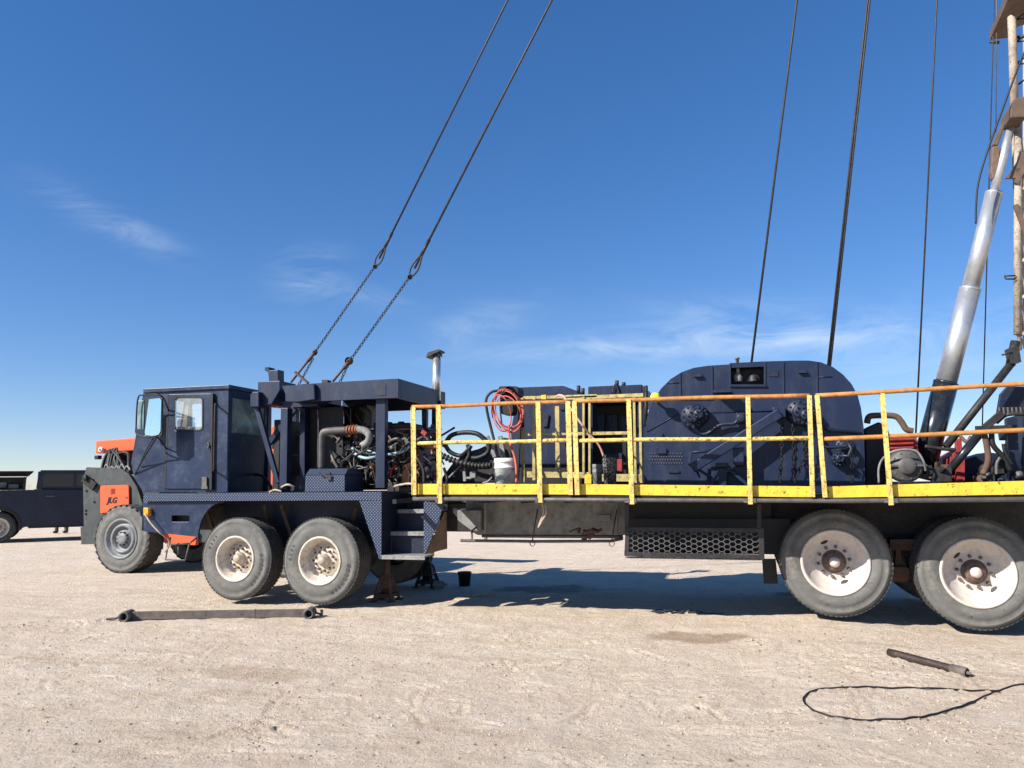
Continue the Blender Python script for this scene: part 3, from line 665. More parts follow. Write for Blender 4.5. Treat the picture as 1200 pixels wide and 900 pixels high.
# many hoses, brackets and fittings
def rnd(a, b): return random.uniform(a, b)
hoses = [([(413, 525, 9.3), (418, 533, 9.25), (430, 537, 9.2), (445, 534, 9.25), (470, 530, 9.3), (480, 523, 9.35)], .02, 'bluehose'),
 ([(421, 523, 9.35), (432, 528, 9.3), (450, 534, 9.3), (462, 530, 9.4)], .014, 'bluehose'),
 ([(386, 526, 9.25), (391, 540, 9.2), (396, 548, 9.2)], .022, 'steel'),
 ([(403, 560, 9.3), (401, 545, 9.3), (405, 535, 9.4)], .012, 'steel'), ([(482, 530, 9.3), (489, 537, 9.2), (496, 550, 9.2), (497, 566, 9.2)], .022, 'dark'),
 ([(451, 520, 9.4), (465, 514, 9.3), (474, 520, 9.4)], .02, 'steel'), ([(452, 545, 9.3), (460, 540, 9.25), (468, 548, 9.3), (466, 560, 9.3)], .012, 'steel'),
 ([(410, 551, 9.2), (420, 546, 9.2), (428, 551, 9.2), (429, 566, 9.2)], .01, 'steel'), ([(372, 480, 9.1), (373, 500, 9.1), (372, 550, 9.1)], .006, 'steel'),
 ([(434, 540, 9.1), (438, 553, 9.1), (441, 569, 9.1)], .009, 'dark'), ([(455, 572, 9.1), (470, 568, 9.1), (482, 567, 9.0), (500, 572, 9.0)], .015, 'rope'),
 ([(405, 480, 9.5), (412, 495, 9.4), (416, 500, 9.4)], .015, 'dark'), ([(411, 478, 9.3), (411, 500, 9.3)], .008, 'dark'), ([(416, 485, 9.4), (424, 497, 9.4)], .007, 'dark'),
 ([(452, 532, 9.2), (456, 548, 9.2), (454, 560, 9.2)], .012, 'steel'), ([(476, 545, 9.2), (480, 556, 9.2), (478, 570, 9.2)], .013, 'dark'), ([(488, 520, 9.6), (500, 523, 9.5), (512, 524, 9.5)], .03, 'copper'),
 ([(330, 571, 9.0), (337, 568, 8.95), (345, 571, 9.0)], .015, 'rope'), ([(316, 577, 8.95), (322, 574, 8.9), (330, 576, 8.9)], .012, 'rope'), ([(457, 560, 9.2), (459, 550, 9.2), (465, 546, 9.2)], .018, 'red'),
 ([(284, 560, 9.6), (300, 556, 9.5), (312, 562, 9.4), (320, 575, 9.3)], .02, 'black')]
for pts, r_, mm in hoses: part('engine_hose', hose_px(pts, r_), mm)
for i in range(26):
    u, v = rnd(392, 505), rnd(515, 560)
    part('engine_hose', hose_px([(u, v, rnd(9.2, 9.5)), (u+rnd(-10, 10), v+rnd(0, 14), rnd(9.15, 9.3)), (u+rnd(-18, 18), v+rnd(4, 20), rnd(9.15, 9.4)), (u+rnd(-26, 26), min(572, v+rnd(-5, 30)), rnd(9.3, 9.6))], rnd(.006, .013), 6), random.choice(('black', 'black', 'dark', 'steel', 'black')))
cl = MB()
for i in range(340):
    u, v = rnd(390, 515), rnd(508, 572)
    if u > 432 and random.random() < .3: v = rnd(500, 530)
    Y = rnd(9.35, 9.75); p = P(u, v, Y); t = random.random(); cl.cur = random.choices((0, 1, 2, 3), (6, 4, .9, .35))[0]
    if t < .4: cl.box(p, (rnd(.03, .1), rnd(.03, .1), rnd(.03, .1)), Matrix.Rotation(rnd(0, 3), 3, 'Y'))
    elif t < .8: cl.lathe([(rnd(.015, .045), 0), (rnd(.015, .045), rnd(.03, .1)), (0, .1)], p, (rnd(-.6, .6), -1, rnd(-.6, .6)), 10)
    else: cl.tube(smoothpath([p, p+Vector((rnd(-.15, .15), rnd(-.1, .05), rnd(-.15, .1))), p+Vector((rnd(-.3, .3), rnd(-.05, .1), rnd(-.2, .1)))], 4), rnd(.006, .016), 6)
build('engine_fittings', cl, [M['dark'], M['steel'], M['copper'], M['red']], rig)
mb = MB(); mb.px([(472, 545), (484, 540), (486, 572), (470, 572)], 9.3, 9.5); mb.lathe([(.06, 0), (.09, .05), (.05, .12), (0, .12)], P(489, 520, 9.6), (0, -1, 0), 14); part('pump_casting', mb, 'copper', .01)
mb = MB(); mb.bb((P(450, 560, 9.2).x, 9.3, zdk), (P(515, 560, 9.2).x, 10.9, zdk+.12)); part('engine_bed', mb, 'dark')
# exhaust stack
st = MB(); pb_, pt_ = P(511.5, 457, 10.3), P(511.5, 417, 10.3); st.cyl(P(511.5, 470, 10.3), pt_, .062, 20); part('exhaust_stack', st, 'stack')
st = MB(); st.cyl(P(511, 535, 10.3), P(511.5, 470, 10.3), .068, 20); st.px([(508, 478), (515, 478), (515, 490), (508, 490)], 10.2, 10.23); part('muffler', st, 'black')
st = MB(); st.plate([P(499, 419, 10.2), P(501, 413, 10.2), P(514, 409, 10.2), P(516, 411, 10.2)], [], (0, .2, 0)); st.bar(P(515, 413, 10.3), P(518, 418, 10.3), .02, .02); part('rain_cap', st, 'dark', .003)
# ------------------------------------------------ boarding steps
s = MB(); s.px([(421, 587), (447, 586.3), (447, 655), (444.5, 655)], 8.745, 8.765); part('step_side_plate', s, 'plate')
Xs = P(447, 600, 8.745).x
s = MB(); a = P(447, 578, 8.745); c = P(447, 655, 8.745); s.bb((Xs-.012, 8.768, c.z), (Xs, 9.55, a.z)); part('step_inner_panel', s, 'navy_old')
s = MB(); s.px([(496.5, 587.5), (521, 590), (498.5, 649.5), (496.5, 649)], 8.72, 8.74); part('step_side_plate', s, 'plate')
Xe = P(497, 600, 8.72).x
s = MB(); s.plate([P(498.5, 649.5, 8.76), P(521, 600, 8.76), P(523, 600, 9.2), P(523.5, 643, 9.2)], [], (.008, 0, 0)); part('step_back_plate', s, 'mastbrown')
zt_ = P(470, 650, 8.74).z
for i, (v, y0, y1) in enumerate(((651, 8.745, 9.05), (623, 9.0, 9.25), (597, 9.2, 9.5))):
    z = P(470, v, y0).z; s = MB(); s.bb((Xs+.002, y0, z-.02), (Xe-.002, y1, z)); s.bb((Xs+.002, y0, z-.05), (Xe-.002, y0+.012, z-.021)); part('step_tread', s, 'tray', .003)
    s = MB(); z2_ = P(470, [624, 597, 580][i], [9.0, 9.2, 9.5][i]).z; s.bb((Xs+.004, y1-.012, z+.002), (Xe-.004, y1, z2_-.03)); part('step_riser', s, 'navy_old')
s = MB(); s.px([(447, 578), (497, 578), (497, 597), (466, 597), (447, 600)], 9.52, 9.54); part('bay_bulkhead', s, 'navy_old')
# ------------------------------------------------ walkway
def railsec(name_posts, top, midr, toe, extra=None):
    for (ua, va, ub, vb, w) in name_posts:
        w *= .8
        s = MB(); s.bar(P(ua, va, YR-.03), P(ub, vb, YR-.03), w, .012, (0, 1, 0)); a_ = P(ua+3, va, YR-.025); b__ = P(ub+3, vb, YR-.025)
        s.bar(P(ua-w*48, va, YR), P(ub-w*48, vb, YR), .012, .055, (0, 1, 0)); part('rail_post', s, 'rail', .002)
    for l_, mm in ((top, 'rust_rail'), (midr, 'rail')):
        s = MB(); s.tube([P(l_[0]+(l_[2]-l_[0])*t, l_[1]+(l_[3]-l_[1])*t+.35*math.sin(t*9+l_[0]), YR) for t in np.linspace(0, 1, 12)], .022, 8); part('hand_rail', s, mm if l_[2] < 1000 else 'rust_rail')
    (u0, v0, v1, u1, w0, w1) = toe
    s = MB(); s.px([(u0, v0), (u1, w0), (u1, w1), (u0, v1)], YR+.028, YR+.036); part('toe_board', s, 'yellow', .002)
W_ = .055
railsec([(485, 477, 486, 580, W_), (514.5, 475, 516, 590, W_), (631, 471, 633.5, 589, W_), (666, 470, 669, 580, .06)], (483, 477, 667, 470.3), (486, 519.5, 668, 516), (483, 567, 579.5, 669, 567.3, 579.5))
railsec([(673.5, 470, 677, 580, .055), (737, 468, 741, 591, W_), (876.5, 465, 879.5, 591, W_), (948.5, 463, 952.5, 582.5, .055)], (672, 470.2, 949, 463), (674, 516.2, 951, 513.6), (677, 567.3, 579.5, 954, 570, 582.8))
railsec([(957.5, 463, 967, 583, .055), (1034, 461, 1044.5, 592, W_), (1230, 449, 1246, 588, W_), (1430, 436, 1460, 585, W_)], (956, 463.3, 1440, 437), (961, 514.7, 1450, 493), (965, 570.3, 583.5, 1455, 556, 575))
xw0, xw1 = P(484, 580, YR).x, 6.0; zw = P(700, 581, YR).z
s = MB(); s.bb((xw0, YR+.04, zw-.02), (xw1, 11.35, zw)); part('walkway_deck', s, 'grating')
s = MB(); s.tube([P(484, 584.5, YR), P(760, 586, YR), P(1000, 587, YR), P(1450, 583, YR)], .022, 8)
for u in (516, 633, 741, 880, 1045): s.bb(P(u-6, 584, YR-.03), P(u+6, 589, YR+.05)); 
part('deck_pipe', s, 'steel')
s = MB(); 
for u in (741, 1045, 880): s.tube([P(u-9, 588, YR-.02), P(u+5, 589, YR-.02)], .012, 6)
part('rail_pin', s, 'steel')
s = MB()
for u in np.arange(500, 1440, 46): p = P(u, 588, 9.2); s.bar(Vector((p.x, YR+.05, zw-.05)), Vector((p.x, 9.5, zw-.05)), .05, .05)
part('deck_joist', s, 'black')
s = MB(); s.px([(484, 579.3), (670, 579.3), (950, 581.5), (1220, 580.5), (1450, 574), (1450, 584), (1220, 589), (484, 587)], YR+.045, YR+.06); part('deck_edge_channel', s, 'black')
# expanded metal basket
bk = thing('mesh_basket', P(815, 636, 8.62), None, None); bk.parent = rig; bk.location = P(815, 636, 8.62)-ORI[rig]
for k in ('label', 'category'):
    if k in bk: del bk[k]
s = MB(); s.px([(733, 617.5), (895, 619), (896, 655.5), (731.5, 651.5)], 8.60, 8.63, [[(737.5, 622.5), (889, 624), (889.5, 650), (737, 647)]])
s.px([(732, 588), (737, 588), (737, 617.3), (732, 617.3)], 8.6, 8.63); s.px([(887, 590), (892, 590), (892, 618.8), (887, 618.8)], 8.6, 8.63); part('basket_frame', s, 'dark', .003, bk)
s = MB(); a, b_ = P(732, 653, 8.64), P(895, 655, 8.64); s.bb((a.x, 8.635, a.z-.01), (b_.x, 9.15, a.z+.0)); part('basket_floor', s, 'tray', 0, bk)
s = MB(); a, b_ = P(732, 618, 9.13), P(895, 651, 9.13); s.bb((a.x, 9.15, P(732, 652, 8.64).z), (b_.x+.3, 9.165, a.z+.1)); part('basket_back', s, 'black', 0, bk)
s = MB()
pa_, pb_ = P(737, 648, 8.615), P(889, 623, 8.615); wx = (pb_.x-pa_.x)/12; hz_ = .030; rows = 9
zz0 = P(737, 648, 8.615).z
zz1 = P(737, 622, 8.615).z; hz_ = (zz1-zz0)/rows
for j in range(rows):
    for i in range(12):
        off = wx*.5*(j % 2); x = pa_.x+i*wx+off; z = zz0+j*hz_
        for (xa, za, xb_, zb_) in ((x, z, x+wx*.3, z), (x+wx*.3, z, x+wx*.5, z+hz_), (x, z, x-wx*.2+.0, z+hz_)):
            if xb_ > pb_.x+.01: continue
            s.bar((xa, 8.615, za), (xb_, 8.615, zb_), .009, .009)
part('basket_mesh', s, 'steel', 0, bk)
# hanging rod rack
s = MB(); s.tube([P(540, 633.5, 8.9), P(592, 634, 8.9), P(628, 634.5, 8.9), P(716, 634, 8.9), P(730, 631, 8.9)], .018, 8); s.tube([P(565, 628, 9.1), P(700, 629, 9.1), P(730, 629, 9.1)], .02, 8); s.tube([P(553, 633, 8.9), P(553, 622, 9.1), P(558, 618, 9.3)], .012, 6)
for u in (624, 717): s.tube([P(u+6, 597, 9.1), P(u+2, 620, 9.0), P(u, 633, 8.9)], .008, 6); s.lathe([(.03, -.02), (.035, 0), (.03, .02)], P(u, 637, 8.9), (0, -1, 0), 12)
part('hanging_rack', s, 'steel')
s = MB()
for i in range(14): p = P(rnd(676, 702), rnd(622, 631), rnd(9.0, 9.2)); s.tube(smoothpath([p, p+Vector((rnd(-.1, .1), 0, rnd(0, .06))), p+Vector((rnd(-.2, .2), 0, rnd(-.04, .04)))], 4), rnd(.01, .025), 6)
o = build('scrap_pile', s, M['rust'], top=('rusty fittings heaped on the hanging rack under the walkway', 'scrap metal'))
s = hose_px([(635, 589, 8.38), (637, 600, 8.38), (633, 612, 8.4), (631, 618, 8.4), (636, 609, 8.38), (640, 601, 8.37), (639, 592, 8.38)], .010); build('rope', s, M['rope'], top=('short tan rope knotted to a rail post and dangling below the walkway', 'rope'))
# ------------------------------------------------ winch housing
arc = []
outl = [(754, 576), (755, 520), (757, 495), (760, 482), (766, 468), (775, 455), (786, 444), (799, 436), (813, 431), (830, 428.5), (855, 427), (855.5, 425.5), (895, 423.5), (930, 422.5), (948, 422.5), (962, 424.5), (976, 430), (988, 439), (998, 450), (1005, 463), (1009, 478), (1012, 500), (1013.5, 540), (1014, 577)]
hole = [(856.5, 431), (895, 429.5), (895, 451), (857, 453)]
s = MB(); s.px(outl, YD, YD+.02, [hole]); 
pts = [P(u, v, YD+.021) for u, v in outl]; n_ = len(pts)
bk_ = [p+Vector((0, 1.75, 0)) for p in pts]
s.add(pts+bk_, [(i, i+1, n_+i+1, n_+i) for i in range(n_-1)]+[tuple(range(2*n_-1, n_-1, -1))])
dw = part('winch_housing', s, 'navy', .0)
s = MB(); h3 = [P(u, v, YD+.022) for u, v in hole]; h4 = [p+Vector((0, .22, 0)) for p in h3]; s.add(h3+h4, [(0, 1, 5, 4), (1, 2, 6, 5), (2, 3, 7, 6), (3, 0, 4, 7), (4, 5, 6, 7)]); part('recess', s, 'navy_old', 0, dw)
s = MB(); s.lathe([(.05, 0), (.055, .05), (.03, .1), (0, .1)], P(865, 447, YD+.12), (0, 0, 1), 12); s.lathe([(.02, 0), (.02, .2), (.035, .2), (.0, .23)], P(865, 440, YD+.12), (0, 0, 1), 10)
part('grease_cup', s, 'frame', 0, dw)
s = MB(); s.lathe([(.06, 0), (.05, .06), (.02, .1), (0, .1)], P(883, 447, YD+.12), (0, 0, 1), 12); s.tube([P(876, 447, YD+.1), P(884, 436, YD+.1), P(892, 447, YD+.1)], .012, 6); part('valve', s, 'dark', 0, dw)
s = MB()
for u, v0, v1 in ((797, 437, 466), (834.5, 429, 466), (855.5, 426, 453), (896.5, 424, 452), (918, 424, 463), (957.5, 424, 463)):
    s.px([(u-.9, v0), (u+.9, v0), (u+1.1, v1), (u-.7, v1)], YD-.012, YD-.001)
s.px([(855, 450.5), (898, 450.5), (898, 453), (855, 453)], YD-.03, YD-.001)
part('panel_seam', s, 'navy', .002, dw)
for u, v in ((817, 440), (940, 435.5)):
    s = MB(); s.px([(u-5, v-2), (u+5, v-2), (u+6, v+1.5), (u-4, v+1.5)], YD-.05, YD-.001); part('lift_lug', s, 'navy', .004, dw)
s = MB(); s.px([(836, 457), (857, 456), (857, 459.5), (836, 460)], YD-.24, YD-.001); part('bracket_shelf', s, 'navy', .004, dw)
s = MB(); s.tube([P(758, 506, YD-.004), P(795, 485, YD-.004), P(830, 483.5, YD-.004), P(912, 481.5, YD-.004)], .007, 6); s.tube([P(782, 449, YD-.004), P(797, 448.5, YD-.004)], .007, 6); s.tube([P(958, 442, YD-.004), P(975, 441.5, YD-.004)], .007, 6); s.px([(795, 467), (836, 466.5), (836, 469), (795, 469)], YD-.01, YD-.001); part('weld_line', s, 'navy', 0, dw)
def hubcap(u, v, r, d=.16):
    p = P(u, v, YD); s = MB(); s.lathe([(r, 0), (r, d*.45), (r*.86, d*.6), (r*.55, d*.7), (r*.5, d), (r*.2, d*1.05), (0, d*1.05)], p, (0, -1, 0), 30)
    for k in range(12): an = k*math.pi/6; s.lathe([(.014, d*.5), (.014, d*.72), (0, d*.72)], p+Vector((math.cos(an), 0, math.sin(an)))*r*.78, (0, -1, 0), 6, smooth=False)
    for k in range(6): an = k*math.pi/3; s.lathe([(.012, d), (.012, d*1.2), (0, d*1.2)], p+Vector((math.cos(an), 0, math.sin(an)))*r*.34, (0, -1, 0), 6, smooth=False)
    part('shaft_cap', s, 'navy_old', .003, dw)
hubcap(813, 488.5, .15); hubcap(820, 487, .11, .2); hubcap(937, 483.5, .15); hubcap(944, 488, .12, .22); hubcap(983, 538, .085, .16); hubcap(990, 524, .10, .05); hubcap(865, 541, .055, .12)
part('winch_pipe', hose_px([(812, 500, YD-.1), (820, 508, YD-.06), (829, 508, YD-.06), (840, 500, YD-.07), (850, 497, YD-.07), (861, 496, YD-.07), (867, 489, YD-.07), (872, 487, YD-.03)], .022), 'navy_old', 0, dw)
s = MB(); s.box(P(868, 490, YD-.04), (.10, .1, .12)); s.lathe([(.05, 0), (.05, .06), (0, .06)], P(868, 490, YD-.09), (0, -1, 0), 14); part('pipe_elbow', s, 'navy_old', .01, dw)
s = MB(); s.bar(P(811, 549, YD-.28), P(914, 484, YD-.20), .10, .11, (0, 0, 1)); s.box(P(913, 484, YD-.1), (.14, .18, .12)); part('brake_lever', s, 'navy', .012, dw)
s = MB(); s.bar(P(812, 546, YD-.2), P(834, 560, YD-.12), .03, .08, (0, 1, 0)); s.bar(P(810, 530, YD-.2), P(808, 546, YD-.2), .02, .03); s.tube([P(812, 530, YD-.2), P(834, 528, YD-.2)], .018, 8); s.bar(P(820, 560, YD-.1), P(812, 540, YD-.2), .02, .02)
s.bar(P(846, 570, YD-.1), P(848, 548, YD-.1), .09, .04, (0, 1, 0)); s.bar(P(833, 569, YD-.1), P(848, 545, YD-.1), .03, .03); s.bar(P(876, 568, YD-.1), P(850, 546, YD-.1), .04, .05, (0, 1, 0)); s.box(P(846, 545, YD-.15), (.14, .08, .05)); part('lever_linkage', s, 'navy', .006, dw)
s = MB(); s.px([(859, 525), (872, 524), (872, 546), (863, 546), (859, 538)], YD-.22, YD-.08); part('brake_actuator', s, 'navy', .01, dw)
part('winch_rod', hose_px([(945, 492, YD-.15), (957, 510, YD-.12), (965, 523, YD-.1), (985, 523.5, YD-.1), (993, 522, YD-.1)], .018), 'navy_old', 0, dw)
s = MB(); s.tube([P(959, 495, YD-.05), P(970, 503, YD-.05), P(1010, 508, YD-.03)], .018, 6); s.tube([P(993, 518, YD-.1), P(998, 526, YD-.12), P(994, 535, YD-.12), P(986, 534, YD-.12)], .02, 8); part('winch_tube', s, 'navy_old', 0, dw)
for pts in (rrect(764.5, 506.5, 776.5, 512.5, 2.5), rrect(768, 524, 781, 531.5, 2.5)):
    s = MB(); s.px(pts, YD-.03, YD-.001); part('grip_plate', s, 'navy', .005, dw)
s = MB()
for j in range(4):
    for i in range(13): s.lathe([(.008, 0), (.007, .010), (0, .012)], P(762+i*3+(1.4 if j % 2 else 0), 531.5+j*3.8, YD), (0, -1, 0), 6)
part('rivet', s, 'beam', 0, dw)
s = MB()
for (ua, va), (ub, vb) in zip(outl[3:-2], outl[4:-1]):
    for t in (.25, .75):
        u, v = ua+(ub-ua)*t, va+(vb-va)*t; u += (885-u)*.022; v += (510-v)*.06; s.lathe([(.013, 0), (.013, .012), (0, .014)], P(u, v, YD-.001), (0, -1, 0), 6)
s = MB(); s.px([(783, 551.5), (796, 551.5), (796, 554), (783, 554)], YD-.02, YD-.001); part('nameplate', s, 'navy_old', 0, dw)
s = MB(); s.px([(901, 434), (912, 434), (912, 441), (901, 441)], YD-.012, YD-.001); part('nameplate', s, 'navy_old', 0, dw)
# blue boxes left of the winch
s = MB(); s.px([(607, 454), (660, 452), (684, 461), (687, 545), (601, 545), (598, 505)], 9.75, 10.9); bxa = part('hydraulic_tank', s, 'navy', .02)
s = MB(); s.px([(656, 465), (662, 465), (662, 480), (656, 480)], 9.72, 9.749); s.px([(636, 486), (643, 486), (641, 500), (636, 500)], 9.72, 9.749); s.tube([P(653, 460, 9.74), P(660, 466, 9.7)], .01, 6); part('tank_bracket', s, 'navy_old', 0, bxa)
s = MB(); s.bb((P(600, 545, 9.9).x, 9.8, zw), (P(688, 545, 9.9).x, 10.8, P(600, 545, 9.8).z)); part('tank_stand', s, 'black')
s = MB(); s.px([(689, 453), (752.5, 450.5), (752.5, 470), (689, 471)], 9.65, 10.9); s.px([(691, 471.5), (695, 471.5), (695, 566), (691, 566)], 9.7, 9.8); s.px([(747, 471.5), (752, 471.5), (752, 566), (747, 566)], 9.7, 9.8); part('control_hood', s, 'navy', .012)
s = MB(); s.px([(690, 472), (752, 471), (752, 577), (690, 577)], 10.2, 10.85); part('cabinet', s, 'black', .01)
s = MB()
for a in (((699, 486), (709, 485), (708, 506), (701, 506)), ((711, 486), (723, 485), (724, 505), (714, 505)), ((727, 488), (735, 487), (735, 505), (729, 505)), ((692, 520), (697, 520), (697, 528), (692, 528)), ((718, 531), (729, 531), (729, 538), (718, 538))): s.px(a, 10.15, 10.19)
part('cabinet_panel', s, 'navy', .004)
s = MB()
for u, v0, v1 in ((678, 452, 461), (683, 455, 462), (723, 446, 452), (731, 448, 452), (757, 452, 500)): s.cyl(P(u, v1, 9.7), P(u, v0, 9.7), .025, 10)
s.tube(smoothpath([P(717, 462, 9.62), P(721, 450, 9.62), P(726, 462, 9.62)], 4), .01, 6); part('filler_neck', s, 'dark')
for u0, v0, u1, v1, th in ((612, 466, 613.5, 565, .04), (626, 466, 626, 563, .04), (653, 476, 654, 552, .055), (684, 465, 684, 556, .028), (691, 466, 691, 556, .028), (743, 466, 745, 566, .03), (750, 466, 751.5, 566, .03)):
    s = MB(); s.bar(P(u0, v0, 9.25), P(u1, v1, 9.25), th, .03, (0, 1, 0)); part('inner_rail_post', s, 'old_yellow', .003)
for u0, v0, u1, v1, th in ((612, 466.5, 700, 464, .04), (614, 509.5, 700, 508, .03), (660, 467, 754, 463, .045), (668, 508.5, 738, 507.5, .04), (612, 556, 690, 557, .075), (690, 560, 750, 560, .09)):
    s = MB(); s.bar(P(u0, v0, 9.28), P(u1, v1, 9.28), .04, th); part('inner_hand_rail', s, 'old_yellow', .004)
s = MB(); s.px([(685, 556), (693, 556), (693, 567), (685, 567)], 9.2, 9.24); s.px([(634, 463), (640, 462.5), (640, 468), (634, 468)], 9.15, 9.2); part('rail_foot', s, 'yellow', .004)
s = MB(); s.px([(723, 538), (729, 538), (729, 553), (723, 552)], 9.3, 9.4); part('red_valve', s, 'red', .01)
# machinery between engine and tank
s = MB(); s.px([(517, 560), (528, 545), (545, 530), (560, 526), (590, 512), (601, 518), (601, 566), (517, 566)], 9.9, 10.6); part('gearbox', s, 'dark', .03)
s = MB(); s.bar(P(524, 562, 9.6), P(540, 546, 9.6), .02, .05, (0, 1, 0)); s.bar(P(571, 511, 9.7), P(580, 536, 9.7), .05, .03, (0, 1, 0)); s.bar(P(586, 511, 9.7), P(590, 535, 9.7), .06, .03, (0, 1, 0)); s.bar(P(544, 548, 9.5), P(545, 564, 9.5), .04, .04, (0, 1, 0)); s.box(P(555, 556, 9.5), (.08, .08, .09)); s.bar(P(545, 560, 9.5), P(555, 560, 9.5), .03, .03)
part('pump_mount', s, 'frame', .004)
for pts, r_, mm in (([(520, 524, 9.6), (528, 511, 9.6), (542, 507, 9.55), (558, 508, 9.5), (568, 515, 9.5), (573, 523, 9.5), (570, 532, 9.5), (557, 537, 9.5), (545, 533, 9.6)], .032, 'black'), ([(522, 522, 9.6), (528, 530, 9.6), (540, 534, 9.6), (548, 528, 9.5), (552, 522, 9.5)], .03, 'black'), ([(548, 521, 9.5), (550, 532, 9.5), (544, 545, 9.5), (541, 552, 9.5)], .028, 'black'), ([(520, 548, 9.4), (524, 560, 9.4), (523, 568, 9.3)], .02, 'black')):
    part('hydraulic_hose', hose_px(pts, r_, 10), mm)
s = MB(); pth = smoothpath([P(u, v, 9.4) for u, v in ((508, 531), (518, 534), (532, 540), (548, 544), (562, 546), (576, 545))], 14); s.tube(pth, [.030 if (i//2) % 2 else .046 for i in range(len(pth))], 12); part('corrugated_hose', s, 'dark')
part('small_hose', hose_px([(566, 566, 9.1), (572, 564, 9.0), (577, 559, 9.0)], .012), 'frame')
# ------------------------------------------------ right machinery
s = MB(); s.px([(1014, 502), (1030, 494), (1040, 500), (1046, 520), (1046, 577), (1014, 577)], 9.6, 10.4); part('clutch_guard', s, 'black', .02)
s = MB(); s.px([(1040, 512), (1074, 510), (1077, 530), (1042, 530)], 9.5, 9.9); 
for j in range(3): s.px([(1043, 514+j*5), (1071, 513+j*5), (1071, 515.5+j*5), (1043, 516.5+j*5)], 9.44, 9.499)
s.px([(1105, 538), (1130, 524), (1130, 577), (1100, 577)], 9.9, 10.4)
for k in range(7): s.bar(P(1106+k*4, 540-k*2.5, 9.86), P(1104+k*4, 560, 9.86), .012, .02, (0, 1, 0))
s.px([(1121, 515), (1127, 513), (1128, 530), (1121, 530)], 9.8, 9.9); s.px([(1120, 540), (1131, 535), (1131, 566), (1122, 566)], 9.6, 9.7); part('red_pump_engine', s, 'red', .008)
s = MB(); pm = P(1061.5, 546, 9.3); s.lathe([(.17, -.2), (.18, -.16), (.18, 0), (.16, .03), (.08, .05), (.09, .08), (.04, .09), (0, .09)], pm, (0, -1, 0), 30)
s.bb((pm.x-.2, 9.15, pm.z-.24), (pm.x+.2, 9.5, pm.z-.17)); s.bar(pm+Vector((-.2, -.06, 0)), pm+Vector((.2, -.06, 0)), .02, .02)
for k in range(10): an = k*.628; s.lathe([(.012, .02), (.012, .04), (0, .04)], pm+Vector((math.cos(an)*.14, 0, math.sin(an)*.14)), (0, -1, 0), 6)
part('motor_cover', s, 'steel', .004)
part('grey_hose', hose_px([(1030, 566, 9.2), (1030, 548, 9.2), (1036, 536, 9.2), (1050, 528, 9.15), (1072, 528, 9.15), (1082, 540, 9.15), (1085, 552, 9.2)], .012), 'frame')
part('exhaust_pipe', hose_px([(1016, 496, 9.6), (1018, 489, 9.6), (1025, 487, 9.6), (1048, 487.5, 9.6), (1056, 494, 9.6), (1062, 503, 9.6), (1070, 505, 9.6)], .035, 12), 'rust')
s = MB()
for k in range(40):
    u, v = rnd(1085, 1200), rnd(548, 566); p = P(u, v, rnd(9.3, 9.9)); s = MB(); vm = random.choices(('dark', 'steel', 'rust'), (5, 3, 1))[0]
    if random.random() < .5: s.box(p, (rnd(.04, .12), rnd(.04, .1), rnd(.04, .1)))
    else: s.lathe([(rnd(.02, .05), 0), (rnd(.02, .05), rnd(.05, .12)), (0, .12)], p, (rnd(-.5, .5), -1, rnd(-.5, 1)), 10)
    part('valve_fitting', s, vm)
s = MB(); s.px([(1094, 548), (1116, 548), (1116, 565), (1094, 565)], 9.3, 9.45); s.px([(1080, 555), (1094, 555), (1094, 561), (1080, 561)], 9.35, 9.45); part('ram_foot', s, 'dark', .01)
s = MB(); s.px([(1168, 486), (1172, 462), (1180, 453), (1260, 453), (1260, 487)], 9.9, 9.95); s.px([(1180, 490), (1192, 490), (1196, 566), (1184, 566)], 9.4, 9.5); s.px([(1198, 485), (1240, 485), (1240, 577), (1198, 577)], 9.7, 10.3); s.px([(1170, 500), (1180, 500), (1180, 516), (1172, 516)], 9.4, 9.45)
s.px([(1131, 538), (1158, 530), (1184, 533), (1184, 577), (1131, 577)], 10.1, 10.6)
part('mast_base', s, 'navy_old', .008)
for pts, r_, mm in (([(1153, 508, 9.3), (1156, 520, 9.3), (1158, 540, 9.3), (1152, 556, 9.3)], .032, 'rust'), ([(1162, 508, 9.3), (1164, 522, 9.3), (1176, 536, 9.3), (1184, 552, 9.3)], .028, 'black'), ([(1172, 536, 9.25), (1168, 544, 9.25), (1168, 556, 9.25)], .018, 'steel'), ([(1176, 520, 9.3), (1178, 530, 9.3), (1186, 545, 9.3)], .02, 'black'), ([(1126, 512, 9.6), (1133, 518, 9.5), (1138, 512, 9.5), (1134, 528, 9.5)], .02, 'rust'), ([(1168, 495, 9.3), (1180, 486, 9.2), (1200, 485, 9.2)], .022, 'dark'), ([(1084, 523, 9.3), (1105, 526, 9.3), (1120, 527, 9.3)], .02, 'dark')):
    part('mast_hose', hose_px(pts, r_), mm)
s = MB(); s.bar(P(1152, 503, 9.2), P(1174, 484, 9.2), .07, .05, (0, 1, 0)); s.bar(P(1143, 502, 9.2), P(1185, 501, 9.2), .04, .05)
for k in range(7): s.lathe([(.025, 0), (.02, .08), (0, .08)], P(1172+k*5, 486, 9.2), (0, 0, 1), 8)
part('control_linkage', s, 'dark', .004)
